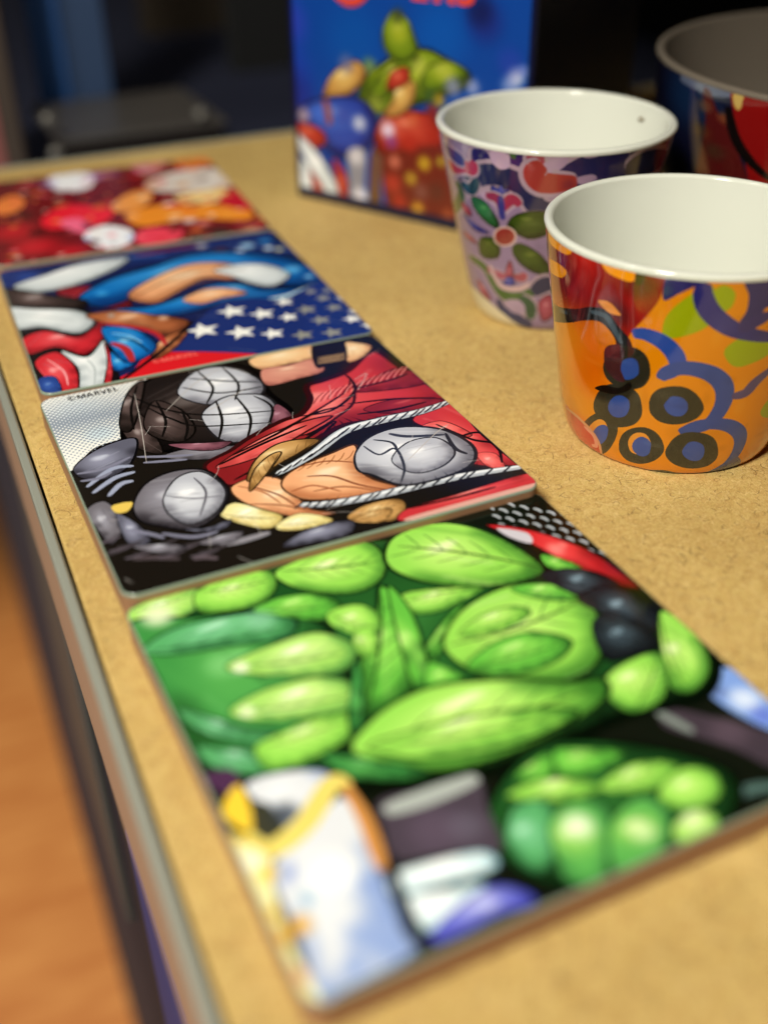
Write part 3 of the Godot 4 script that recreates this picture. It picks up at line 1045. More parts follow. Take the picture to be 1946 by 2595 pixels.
	c.ink([.835, .334, .862, .302, .893, .278], 0.0035, "f08a86")
	c.ink([.846, .333, .874, .300, .904, .276], 0.0035, "8a1a20")
	c.ink([.857, .331, .886, .298, .916, .274], 0.0035, "f08a86")
	c.ink([.869, .329, .897, .296, .928, .272], 0.0035, "8a1a20")
	c.ink([.880, .327, .909, .294, .939, .270], 0.0035, "f08a86")
	c.ink([.892, .325, .921, .292, .951, .268], 0.0035, "8a1a20")
	c.ink([.903, .323, .932, .290, .963, .265], 0.0035, "f08a86")
	c.ink([.915, .321, .944, .287, .975, .263], 0.0035, "8a1a20")
	c.ink([.927, .319, .956, .285, .987, .261], 0.0035, "f08a86")
	c.ink([.938, .317, .968, .283, .999, .259], 0.0035, "8a1a20")
	c.ink([.950, .314, .980, .281, 1.011, .257], 0.0035, "f08a86")
	c.ink([.613, .413, .702, .418, .797, .345, .819, .272, .813, .205], 0.01, "180a0a")
	c.ink([.382, .533, .519, .478, .648, .415, .742, .408], 0.01, "180a0a")
	c.ink([.804, .328, .922, .322, .978, .307], 0.01, "180a0a")
	c.ink([.753, .404, .871, .431, .981, .478], 0.01, "180a0a")
	c.ink([.340, .563, .474, .509, .610, .467], 0.01, "180a0a")
	c.ink([.353, .648, .489, .584, .607, .520, .676, .481], 0.01, "180a0a")
	c.ink([.589, .520, .655, .489, .683, .484, .629, .531], 0.01, "180a0a")
	c.ink([.752, .470, .853, .490, .948, .488], 0.01, "180a0a")
	c.ink([.913, .613, .956, .723, .999, .777, .968, .863], 0.01, "180a0a")
	c.ink([.920, .705, .993, .705, .990, .824], 0.01, "180a0a")
	c.pebble([.605, .015, .703, -.002, .803, .004, .787, .085, .697, .094, .616, .093], "flesh")
	c.pebble([.614, .098, .695, .100, .780, .095, .774, .182, .687, .198, .597, .199], "rose")
	c.pebble([.899, .036, .938, .054, .961, .094, .907, .148, .857, .155], "flesh")
	c.flat([.804, .009, .862, .003, .901, .027, .854, .154, .799, .158, .761, .149], "1a1412")
	c.ink([.787, .094, .833, .098, .875, .100], 0.0035, "c9a070")
	c.ink([.784, .102, .830, .106, .871, .107], 0.0035, "c9a070")
	c.ink([.781, .110, .827, .113, .868, .115], 0.0035, "c9a070")
	c.ink([.778, .117, .824, .121, .865, .123], 0.0035, "c9a070")
	c.ink([.775, .125, .821, .129, .862, .130], 0.0035, "c9a070")
	c.ink([.772, .132, .818, .136, .858, .138], 0.0035, "c9a070")
	c.pebble([.335, .678, .405, .658, .456, .697, .465, .800, .474, .855, .514, .891, .447, .884, .402, .842, .341, .755], "sand")
	c.pebble([.446, .723, .495, .668, .614, .631, .682, .622, .646, .725, .654, .792, .696, .861, .616, .857, .516, .829, .463, .794], "sand")
	c.ink([.504, .676, .523, .666, .540, .648], 0.0035, "a8683c")
	c.ink([.528, .677, .547, .666, .565, .647], 0.0035, "a8683c")
	c.ink([.553, .677, .572, .667, .591, .646], 0.0035, "a8683c")
	c.ink([.578, .678, .597, .667, .616, .645], 0.0035, "a8683c")
	c.ink([.603, .678, .622, .668, .642, .644], 0.0035, "a8683c")
	c.ink([.628, .679, .647, .668, .668, .643], 0.0035, "a8683c")
	c.ink([.653, .679, .673, .669, .695, .642], 0.0035, "a8683c")
	c.ink([.678, .680, .698, .669, .721, .641], 0.0035, "a8683c")
	c.ink([.704, .680, .724, .670, .748, .640], 0.0035, "a8683c")
	c.ink([.510, .660, .584, .663, .648, .701], 0.006, "8a4a2a")
	c.ink([.504, .781, .579, .794, .650, .854], 0.006, "8a4a2a")
	c.ink([.352, .768, .416, .805, .472, .861], 0.006, "8a4a2a")
	c.ink([.351, .678, .396, .730, .418, .799], 0.005, "a05a34")
	c.ink([.515, .710, .570, .736, .615, .804, .672, .861], 0.007, "7a3a22")
	c.ink([.457, .759, .514, .756, .564, .810], 0.006, "9a5230")
	c.ink([.378, .691, .425, .759, .446, .827], 0.006, "7a3a22")
	c.leaf([.380, .661, .434, .575, .510, .526, .584, .535, .609, .560, .544, .594, .474, .626, .408, .674], "straw")
	c.leaf([.369, .717, .409, .628, .468, .574, .501, .573, .443, .644], "straw")
	c.leaf([.532, .924, .584, .893, .656, .895, .677, .923, .641, .977, .577, .963], "straw")
	c.leaf([.540, .942, .587, .923, .638, .933, .596, .972], "straw")
	c.ink([.454, .668, .570, .614, .686, .540, .798, .530, .907, .532, 1.005, .515], 0.04, "181415")
	c.ink([.454, .668, .570, .614, .686, .540, .798, .530, .907, .532, 1.005, .515], 0.032799999999999996, "b4bac2")
	c.ink([.456, .663, .572, .609, .689, .534, .801, .524, .910, .526, 1.009, .509], 0.0144, "e8ebef")
	c.ink([.438, .681, .453, .671, .471, .657], 0.006, "26262c")
	c.ink([.470, .666, .485, .656, .503, .642], 0.006, "26262c")
	c.ink([.501, .652, .517, .641, .536, .627], 0.006, "26262c")
	c.ink([.534, .637, .550, .626, .569, .612], 0.006, "26262c")
	c.ink([.553, .628, .569, .617, .588, .603], 0.006, "26262c")
	c.ink([.584, .608, .600, .597, .620, .582], 0.006, "26262c")
	c.ink([.616, .587, .633, .576, .653, .561], 0.006, "26262c")
	c.ink([.649, .567, .666, .555, .686, .540], 0.006, "26262c")
	c.ink([.668, .555, .685, .543, .706, .528], 0.006, "26262c")
	c.ink([.699, .552, .716, .540, .737, .525], 0.006, "26262c")
	c.ink([.730, .549, .747, .538, .768, .522], 0.006, "26262c")
	c.ink([.761, .546, .779, .535, .800, .519], 0.006, "26262c")
	c.ink([.779, .545, .797, .533, .818, .517], 0.006, "26262c")
	c.ink([.809, .545, .827, .534, .849, .518], 0.006, "26262c")
	c.ink([.839, .546, .858, .534, .880, .518], 0.006, "26262c")
	c.ink([.870, .546, .888, .535, .911, .519], 0.006, "26262c")
	c.ink([.887, .547, .906, .535, .929, .519], 0.006, "26262c")
	c.ink([.914, .542, .933, .530, .956, .514], 0.006, "26262c")
	c.ink([.941, .538, .960, .526, .984, .510], 0.006, "26262c")
	c.ink([.969, .533, .988, .521, 1.011, .505], 0.006, "26262c")
	c.ink([.452, .823, .524, .850, .630, .864, .751, .869, .873, .878, 1.030, .908], 0.034, "181415")
	c.ink([.452, .823, .524, .850, .630, .864, .751, .869, .873, .878, 1.030, .908], 0.027880000000000002, "b4bac2")
	c.ink([.454, .818, .526, .845, .632, .859, .753, .864, .876, .873, 1.033, .903], 0.012240000000000001, "e8ebef")
	c.ink([.437, .834, .451, .825, .468, .813], 0.006, "26262c")
	c.ink([.457, .842, .471, .833, .488, .821], 0.006, "26262c")
	c.ink([.477, .849, .491, .840, .509, .828], 0.006, "26262c")
	c.ink([.497, .857, .511, .848, .529, .836], 0.006, "26262c")
	c.ink([.508, .861, .523, .852, .540, .840], 0.006, "26262c")
	c.ink([.537, .865, .552, .856, .570, .844], 0.006, "26262c")
	c.ink([.567, .869, .582, .860, .600, .848], 0.006, "26262c")
	c.ink([.596, .873, .612, .864, .630, .852], 0.006, "26262c")
	c.ink([.613, .875, .629, .866, .647, .854], 0.006, "26262c")
	c.ink([.647, .876, .662, .867, .681, .855], 0.006, "26262c")
	c.ink([.680, .878, .696, .869, .715, .857], 0.006, "26262c")
	c.ink([.714, .879, .730, .870, .749, .858], 0.006, "26262c")
	c.ink([.733, .880, .749, .871, .769, .859], 0.006, "26262c")
	c.ink([.767, .883, .783, .874, .803, .861], 0.006, "26262c")
	c.ink([.801, .885, .817, .876, .837, .864], 0.006, "26262c")
	c.ink([.835, .888, .852, .879, .872, .866], 0.006, "26262c")
	c.ink([.855, .889, .872, .880, .892, .868], 0.006, "26262c")
	c.ink([.898, .898, .915, .889, .936, .876], 0.006, "26262c")
	c.ink([.942, .906, .959, .897, .980, .885], 0.006, "26262c")
	c.ink([.986, .915, 1.003, .906, 1.025, .894], 0.006, "26262c")
	c.pebble([.665, .660, .732, .598, .826, .586, .915, .646, .944, .754, .904, .832, .822, .860, .709, .852, .661, .776, .638, .737], "silver")
	c.pebble([.731, .733, .805, .668, .881, .678, .892, .760, .830, .813, .754, .811], "silver")
	c.ink([.698, .634, .715, .692, .764, .682, .746, .773, .709, .834], 0.008, "33353f")
	c.ink([.913, .667, .899, .747, .913, .787], 0.012, "22242c")
	c.ink([.782, .604, .819, .639, .910, .674], 0.014, "3a3c48")
	c.ink([.733, .616, .769, .650, .764, .699], 0.008, "2a2c34")
	c.leaf([.276, .778, .321, .746, .370, .803, .402, .852, .356, .885, .300, .831], "petal")
	c.leaf([.377, .879, .443, .857, .500, .916, .436, .923, .382, .906], "petal")
	c.leaf([.015, .415, .094, .344, .189, .334, .149, .455, .081, .506, .025, .479], "steel", 0)
	c.pebble([.106, .651, .156, .569, .235, .541, .305, .574, .326, .681, .277, .775, .202, .812, .141, .769, .103, .723], "dim")
	c.pebble([.176, .655, .233, .575, .296, .577, .321, .679, .277, .761, .208, .791, .172, .739], "silver")
	c.ink([.268, .592, .275, .672, .231, .767], 0.006, "5a5862")
	c.ink([.183, .643, .240, .685, .308, .703], 0.005, "6a6872")
	c.pebble([.001, .629, .050, .606, .069, .711, .025, .792, .009, .731], "dim")
	c.flat([.060, .632, .106, .636, .088, .671, .062, .667], "e0bf5a")
	c.leaf([.060, .672, .093, .732, .104, .816, .058, .810], "steel", 0)
	c.ink([.024, .522, .098, .463, .151, .472], 0.016, "9aa0b8")
	c.ink([.031, .556, .095, .509, .147, .502], 0.016, "9aa0b8")
	c.ink([.062, .586, .102, .544, .133, .543], 0.016, "9aa0b8")
	c.leaf([.184, .800, .229, .822, .292, .810, .267, .840, .212, .827], "steel", 0)
	c.ink([.241, .900, .290, .904, .354, .901], 0.02, "8d8a92")
	c.leaf([.361, .964, .447, .925, .537, .938, .510, .985, .425, .981], "steel", 0)
	c.ink([.052, .868, .096, .883, .144, .912], 0.016, "4a4044")
	c.ink([.169, .924, .195, .930, .218, .947], 0.014, "5a4e54")
	c.pebble([.662, .951, .796, .943, 1.014, .935, 1.013, .994, .889, 1.002, .649, .994], "scarlet")
	c.ink([.671, .948, .790, .955, .899, .955], 0.008, "200c0c")
	c.ink([.644, .989, .812, .990, 1.008, .988], 0.022, "d8a296")
	c.ink([-.016, .772, .011, .775, .048, .768], 0.01, "544c54")
	c.ink([-.009, .823, .018, .826, .054, .820], 0.01, "3a3438")
	c.ink([.010, .816, .037, .818, .074, .812], 0.01, "544c54")
	c.ink([.030, .808, .058, .811, .094, .805], 0.01, "3a3438")
	c.ink([.036, .858, .063, .861, .100, .855], 0.01, "544c54")
	c.ink([.056, .851, .083, .854, .120, .848], 0.01, "3a3438")
	c.ink([.076, .844, .103, .847, .140, .841], 0.01, "544c54")
	c.ink([.096, .837, .124, .840, .161, .834], 0.01, "3a3438")
	c.ink([.101, .887, .128, .890, .165, .884], 0.01, "544c54")
	c.ink([.121, .880, .149, .883, .186, .877], 0.01, "3a3438")
	c.ink([.141, .873, .169, .876, .207, .870], 0.01, "544c54")
	c.ink([.162, .866, .190, .869, .228, .863], 0.01, "3a3438")
	c.ink([.166, .915, .194, .918, .231, .913], 0.01, "544c54")
	c.ink([.187, .908, .214, .911, .252, .906], 0.01, "3a3438")
	c.ink([.016, .448, .077, .453, .155, .424], 0.012, "7c7c90")
	c.ink([.016, .487, .060, .493, .095, .477], 0.012, "7c7c90")
	c.ink([.169, .431, .226, .458, .299, .485], 0.012, "7c7c90")
	c.ink([.176, .467, .227, .484, .279, .500], 0.012, "7c7c90")
	c.ink([.134, .797, .193, .842, .251, .846], 0.012, "7c7c90")
	c.ink([.062, .742, .108, .785, .135, .818], 0.012, "7c7c90")
	c.leaf([.063, .823, .123, .838, .170, .873, .125, .880], "dim", 0)
	c.leaf([.198, .874, .245, .863, .302, .870, .261, .904], "dim", 0)
	c.ink([.249, .081, .224, .245, .183, .471], 0.0025, "b8b0aa")
	c.ink([.298, .224, .414, .098, .507, .036], 0.0025, "b8b0aa")
	c.ink([.827, .276, .874, .256, .808, .340], 0.0025, "b8b0aa")
	c.ink([.543, .182, .439, .252, .398, .272], 0.0025, "b8b0aa")
	c.ink([.766, .750, .891, .656, .943, .627], 0.0025, "b8b0aa")
	c.ink([.420, .015, .540, .051, .576, .113], 0.0025, "b8b0aa")

func paint_star_print(c: Print) -> void:
	c.cover("16204f")
	c.flat([-.010, -.048, .220, -.004, .214, .172, .100, .199, -.036, .171], "1d2f6e")
	c.soft(0.165, 0.032, 0.075, "14204e", 0.8)
	c.soft(0.091, 0.093, 0.049, "2a4a9a", 0.7)
	c.flat([.241, .066, .483, -.050, .707, -.027, .997, -.018, .994, .312, .716, .197, .445, .123], "1a2c66")
	c.ink([.460, .056, .585, .036, .703, .051], 0.03, "6a2036")
	c.ink([.308, .061, .426, .053, .572, .089], 0.02, "3a5aa0")
	c.soft(0.861, 0.123, 0.035, "9ec6e0", 0.95)
	c.soft(0.934, 0.104, 0.031, "2f7fc0", 0.95)
	c.soft(0.924, 0.178, 0.022, "dff2f6", 0.95)
	c.soft(0.955, 0.205, 0.021, "d8d4a0", 0.95)
	c.soft(0.711, 0.055, 0.026, "b8b0b0", 0.95)
	c.soft(0.823, 0.158, 0.022, "c9d8e8", 0.95)
	c.soft(0.761, 0.130, 0.034, "4a2a30", 0.95)
	c.soft(0.994, 0.104, 0.031, "12201c", 0.95)
	c.soft(0.956, 0.295, 0.025, "122028", 0.95)
	c.leaf([.035, .159, .154, .099, .277, .047, .443, .055, .363, .158, .211, .239, .094, .241], "chalk", 0)
	c.leaf([.160, .260, .255, .259, .327, .336, .366, .482, .262, .466, .195, .373], "maroon", 0)
	c.pebble([.215, .350, .348, .233, .498, .184, .666, .125, .840, .191, .972, .327, 1.017, .514, .894, .549, .774, .404, .658, .281, .513, .331, .379, .424, .271, .459], "azure")
	c.pebble([.369, .398, .493, .276, .626, .213, .749, .262, .813, .387, .723, .408, .636, .364, .536, .431, .433, .495], "sand")
	c.pebble([.685, .305, .785, .285, .873, .335, .914, .444, .829, .520, .764, .463, .730, .384], "chalk")
	c.pebble([.302, .494, .404, .520, .521, .489, .634, .431, .725, .454, .805, .542, .931, .566, 1.006, .523, .912, .618, .778, .626, .672, .578, .570, .605, .445, .609], "azure")
	c.pebble([.524, .511, .611, .454, .686, .477, .732, .541, .649, .547, .573, .565], "sand")
	c.ink([.379, .424, .513, .331, .658, .281, .790, .352], 0.007, "6c4028")
	c.ink([.432, .469, .561, .398, .664, .381], 0.006, "8a5634")
	c.ink([.747, .623, .864, .614, .983, .549], 0.024, "b8d6e2")
	c.soft(0.935, 0.407, 0.038, "6ac0f4", 0.8)
	c.soft(0.966, 0.491, 0.021, "8fd0f4", 0.8)
	c.soft(0.294, 0.343, 0.024, "4ab0ec", 0.7)
	c.flat([.369, .875, .521, .697, .630, .585, .733, .589, .834, .630, .997, .546, 1.031, .720, 1.037, .945, 1.004, 1.025, .565, .988], "1c2d6c")
	c.star(0.645, 0.665, 0.052, "f2f1ea")
	c.star(0.727, 0.723, 0.045, "f2f1ea")
	c.star(0.820, 0.662, 0.035, "f2f1ea")
	c.star(0.794, 0.781, 0.035, "f2f1ea")
	c.star(0.522, 0.766, 0.057, "f2f1ea")
	c.star(0.625, 0.828, 0.052, "f2f1ea")
	c.star(0.711, 0.878, 0.041, "f2f1ea")
	c.star(0.971, 0.876, 0.033, "f2f1ea")
	c.star(1.003, 0.941, 0.031, "f2f1ea")
	c.star(1.005, 0.822, 0.030, "f2f1ea")
	c.star(1.005, 0.708, 0.026, "f2f1ea")
	c.star(0.865, 0.749, 0.038, "8f8f86")
	c.star(0.945, 0.685, 0.030, "8f8f86")
	c.star(0.950, 0.771, 0.032, "8f8f86")
	c.star(0.878, 0.844, 0.037, "8f8f86")
	c.star(0.791, 0.925, 0.039, "8f8f86")
	c.star(0.879, 0.946, 0.038, "8f8f86")
	c.star(0.927, 0.617, 0.026, "8f8f86")
	c.star(0.978, 0.631, 0.022, "8f8f86")
	c.flat([.204, 1.008, .263, .954, .355, .866, .597, .978, .639, 1.030, .472, 1.063], "d41c24")
	c.flat([-.026, .154, .127, .278, .250, .531, .226, .937, .192, 1.034, -.000, 1.009, -.005, .570, -.034, .342], "120e12")
	c.pebble([-.020, .167, .099, .258, .233, .379, .199, .437, .074, .370, -.015, .313], "umber")
	c.pebble([-.025, .336, .073, .380, .196, .456, .229, .561, .165, .628, .071, .538, -.018, .508], "chalk")
	c.pebble([-.003, .608, .074, .568, .161, .654, .239, .585, .236, .679, .158, .788, .088, .703, .003, .718], "crimson")
	c.pebble([.097, .734, .161, .807, .229, .712, .210, .863, .168, 1.007, .104, 1.010, .122, .873], "chalk")
	c.pebble([.015, .775, .083, .736, .117, .863, .098, 1.004, .049, 1.004, .024, .895], "crimson")
	c.pebble([.007, .896, .053, .900, .053, 1.006, .009, .992], "navy")
	c.pebble([.226, .729, .222, .868, .190, 1.010, .172, 1.003, .210, .863], "crimson")
	c.ink([.002, .409, .084, .456, .176, .527], 0.006, "aab2b4")
	c.ink([.158, .822, .166, .893, .146, .998], 0.006, "b4bcbe")
	c.ink([.049, .773, .081, .872, .078, .967], 0.006, "f0a0a4")
	c.leaf([.213, .504, .314, .510, .405, .585, .502, .684, .409, .756, .331, .646, .255, .582], "leather", 0)
	c.pebble([.338, .869, .398, .770, .477, .750, .415, .850, .344, .906], "leather")
	c.soft(0.433, 0.624, 0.020, "f0c8a8", 0.8)
	c.soft(0.286, 0.537, 0.015, "9fb4b8", 0.8)
	c.pebble([.239, .624, .315, .648, .355, .733, .363, .827, .306, .889, .251, .881, .239, .771], "azure")
	c.pebble([.232, .803, .251, .881, .281, .903, .226, .937, .216, .899], "azure")
	c.ink([.234, .573, .330, .649, .385, .731, .393, .822], 0.02, "b3262c")
	c.ink([.245, .738, .276, .797, .277, .893], 0.026, "b02a30")
	c.ink([.259, .707, .308, .748, .336, .850], 0.009, "0c1224")
	c.ink([.516, .690, .429, .793, .341, .887, .210, 1.011], 0.016, "0a0a10")
	c.ink([.259, .670, .302, .709, .331, .777], 0.006, "8fd0f4")

func paint_ember_print(c: Print) -> void:
	c.cover("741a1e")
	c.soft(0.098, 0.662, 0.107, "b81c24", 0.95)
	c.soft(0.153, 0.845, 0.104, "c4202a", 0.95)
	c.soft(0.266, 0.944, 0.077, "b82028", 0.95)
	c.soft(0.167, 0.012, 0.121, "5a1a20", 0.95)
	c.soft(0.227, 0.240, 0.078, "6a1216", 0.95)
	c.soft(0.365, 0.396, 0.057, "5a1418", 0.95)
	c.soft(0.144, 0.482, 0.056, "3a1010", 0.95)
	c.soft(0.180, 0.697, 0.036, "3a0e10", 0.95)
	c.soft(0.081, 0.814, 0.035, "a01820", 0.95)
	c.soft(0.763, 0.974, 0.079, "4a2a26", 0.95)
	c.soft(0.953, 0.680, 0.057, "c01c2c", 0.95)
	c.soft(0.736, 0.081, 0.093, "8a4a30", 0.95)
	c.soft(0.483, 0.478, 0.057, "b01c28", 0.95)
	c.soft(0.381, -0.186, 0.127, "5a2030", 0.95)
	c.soft(0.381, 0.864, 0.053, "7a1620", 0.95)
	c.flat([.299, .052, .387, -.016, .489, .053, .443, .234, .324, .223], "f2f0f6")
	c.soft(0.290, 0.117, 0.050, "8a80c0", 0.7)
	c.soft(0.502, 0.087, 0.051, "c8a0d8", 0.8)
	c.soft(0.554, 0.074, 0.051, "8a4a9a", 0.8)
	c.soft(0.378, 0.121, 0.060, "fbfbfb", 0.9)
	c.flat([.075, .270, .146, .211, .179, .315, .122, .429, .061, .417], "e8803c")
	c.flat([.217, .543, .325, .416, .426, .484, .487, .571, .418, .693, .302, .700, .219, .664], "ea2434")
	c.flat([.269, .623, .345, .592, .388, .725, .406, .821, .334, .777], "f46a8c")
	c.flat([.335, .796, .414, .720, .502, .802, .491, .925, .394, .984, .343, .885], "f4f4f8")
	c.soft(0.499, 0.888, 0.026, "6a80d0", 0.7)
	c.soft(0.340, 0.847, 0.021, "4a5ab0", 0.7)
	c.flat([.506, .896, .567, .813, .683, .880, .639, .980, .522, .988], "ea4458")
	c.flat([.495, .489, .600, .362, .670, .425, .598, .564, .501, .589], "ee9a4c")
	c.soft(0.623, 0.443, 0.029, "f8dcb8", 0.9)
	c.flat([.521, .630, .635, .568, .763, .592, .865, .648, .977, .782, .930, .873, .739, .774, .554, .786], "ee8f2c")
	c.soft(0.544, 0.655, 0.033, "f7b070", 0.9)
	c.soft(0.696, 0.720, 0.033, "f9d0a0", 0.8)
	c.flat([.741, .501, .854, .456, .961, .485, .907, .604, .794, .624], "f3d28c")
	c.soft(0.705, 0.573, 0.032, "f8f0e0", 0.95)
	c.soft(0.847, 0.524, 0.039, "f8e0a0", 0.8)
	c.flat([.672, .273, .823, .155, .984, .181, 1.034, .354, .975, .458, .797, .447, .684, .379], "d9cdc4")
	c.soft(0.949, 0.317, 0.060, "efe8e0", 0.8)
	c.soft(0.689, 0.307, 0.036, "e0a878", 0.9)
	c.flat([.855, -.010, .983, -.071, 1.012, .089, .886, .154], "e8802a")
	c.flat([.837, -.143, .914, -.248, .991, -.197, .981, -.064, .883, -.013], "c9ab98")
	c.flat([.679, -.048, .790, -.179, .862, -.092, .756, .097, .672, .097], "c8688a")
	c.soft(0.642, -0.072, 0.053, "6a3a80", 0.9)
	c.flat([.889, .628, 1.008, .479, 1.034, .684, .977, .767], "c41c30")
	c.soft(1.001, 0.881, 0.036, "e08a50", 0.95)
	c.soft(0.889, 0.774, 0.037, "f2a040", 0.8)
	c.soft(0.734, 0.795, 0.036, "f4e0d8", 0.9)
	c.soft(0.778, 0.842, 0.033, "e89080", 0.9)
	c.soft(0.735, 0.908, 0.032, "e0703a", 0.9)
	c.soft(0.923, 0.988, 0.044, "c88a60", 0.9)
	c.soft(0.817, 0.943, 0.041, "3a2a28", 0.9)
	c.confetti(150, ["e03038", "f2a050", "fbe8d8", "3a0e12", "b81c28", "f0707c", "d8802c"], .008, .03)
	c.soften(4)

func paint_carton(c: Print) -> void:
	c.cover("0d3f92")
	c.soft(0.006, 0.455, 0.096, "2a3aa8", 0.9)
	c.soft(-0.006, 0.590, 0.111, "1c38a0", 0.9)
	c.soft(0.295, 0.486, 0.145, "0a4a9c", 0.9)
	c.soft(0.644, 0.438, 0.131, "0a4ea4", 0.9)
	c.soft(0.816, 0.389, 0.077, "1c2a78", 0.9)
	c.soft(0.795, 0.361, 0.058, "141c50", 0.9)
	c.soft(0.018, 0.668, 0.099, "1c2a80", 0.9)
	c.soft(0.937, 0.521, 0.036, "c8cce0", 0.95)
	c.soft(0.960, 0.502, 0.024, "8a94d0", 0.7)
	c.soft(0.914, 0.546, 0.037, "a8b0dc", 0.6)
	c.soft(0.910, 0.485, 0.055, "2a3aa0", 0.6)
	c.leaf([.293, .696, .326, .603, .399, .543, .496, .496, .591, .479, .683, .502, .762, .530, .744, .569, .633, .609, .496, .657], "moss", 0)
	c.leaf([.339, .641, .398, .572, .483, .521, .564, .509, .496, .571, .419, .637], "moss", 0)
	c.leaf([.565, .583, .605, .523, .696, .505, .762, .530, .698, .560, .626, .595], "moss", 0)
	c.leaf([.456, .387, .510, .400, .544, .447, .557, .491, .483, .526, .421, .494, .415, .439], "moss", 0)
	c.soft(0.476, 0.398, 0.030, "3a4030", 0.8)
	c.soft(0.483, 0.443, 0.034, "98a020", 0.6)
	c.soft(0.356, 0.552, 0.036, "a8b020", 0.6)
	c.soft(0.558, 0.532, 0.034, "b0b848", 0.8)
	c.soft(0.671, 0.530, 0.039, "a8b038", 0.8)
	c.soft(0.382, 0.661, 0.043, "98a040", 0.7)
	c.soft(0.613, 0.611, 0.034, "3a5a2a", 0.8)
	c.leaf([.145, .662, .194, .587, .292, .539, .341, .573, .289, .627, .213, .660], "ochre", 0)
	c.soft(0.255, 0.552, 0.037, "6a6a94", 0.8)
	c.pebble([.005, .750, .057, .698, .175, .659, .310, .649, .382, .695, .350, .785, .243, .841, .151, .822, .075, .768], "cobalt")
	c.soft(0.118, 0.716, 0.039, "3a68c8", 0.9)
	c.ink([.152, .667, .165, .706, .170, .746], 0.03, "8a4a2a")
	c.soft(0.051, 0.729, 0.032, "b89a98", 0.9)
	c.soft(0.307, 0.724, 0.033, "c8ccd8", 0.95)
	c.soft(0.233, 0.708, 0.038, "3a4aa0", 0.7)
	c.pebble([-.003, .757, .123, .762, .152, .801, .079, .831, .001, .799], "brick")
	c.leaf([-.006, .789, .064, .812, .147, .876, .228, .990, .164, 1.008, .081, .918], "chalk", 0)
	c.leaf([.003, .874, .066, .898, .100, .993, .042, 1.008, -.001, .975], "chalk", 0)
	c.leaf([.066, .898, .127, .955, .148, 1.005, .100, 1.004], "brick", 0)
	c.leaf([.180, .850, .247, .910, .236, .994, .213, .987], "brick", 0)
	c.flat([.251, .819, .327, .804, .324, .899, .306, .994, .260, .991, .255, .904], "8a8890")
	c.soft(0.289, 0.830, 0.038, "d8d4d8", 0.9)
	c.soft(0.307, 0.956, 0.042, "e0dce6", 0.95)
	c.flat([.357, .805, .409, .793, .400, .899, .391, .981, .345, .988], "6a4a3a")
	c.pebble([.373, .772, .411, .692, .510, .661, .614, .663, .662, .696, .650, .756, .496, .787, .409, .809], "brick")
	c.leaf([.411, .687, .454, .633, .476, .578, .545, .576, .538, .633, .482, .679], "ochre", 0)
	c.leaf([.426, .607, .448, .557, .510, .537, .524, .573, .468, .603], "brick", 0)
	c.soft(0.432, 0.729, 0.036, "e0d8f0", 0.95)
	c.soft(0.446, 0.763, 0.029, "7a3a8a", 0.8)
	c.flat([.409, .809, .496, .787, .671, .758, .726, .980, .569, .995, .436, .990], "6a2418")
	c.soft(0.452, 0.891, 0.044, "b03828", 0.9)
	c.soft(0.460, 0.822, 0.029, "d07860", 0.9)
	c.soft(0.481, 0.945, 0.037, "a83020", 0.9)
	c.soft(0.524, 0.753, 0.043, "a82a1c", 0.9)
	c.soft(0.588, 0.810, 0.031, "c8a828", 0.9)
	c.soft(0.532, 0.864, 0.029, "b89a30", 0.9)
	c.soft(0.561, 0.956, 0.031, "d0a030", 0.9)
	c.soft(0.629, 0.720, 0.041, "a02818", 0.9)
	c.soft(0.575, 0.899, 0.036, "7a4a40", 0.9)
	c.soft(0.639, 0.889, 0.042, "5a2a20", 0.9)
	c.soft(0.690, 0.954, 0.028, "9a4a2a", 0.9)
	c.soft(0.658, 0.795, 0.021, "b0a030", 0.9)
	c.soft(0.621, 0.653, 0.034, "8a2018", 0.9)
	c.soft(0.647, 0.616, 0.027, "b09020", 0.9)
	c.soft(0.369, 0.946, 0.031, "6a4a28", 0.9)
	c.soft(0.538, 0.687, 0.028, "c05a38", 0.9)
	c.border(.022, "0c1030")
	c.soft(0.699, 0.573, 0.039, "8a90b8", 0.8)
	c.soft(0.776, 0.565, 0.032, "9aa0c8", 0.8)
	c.soften(5)

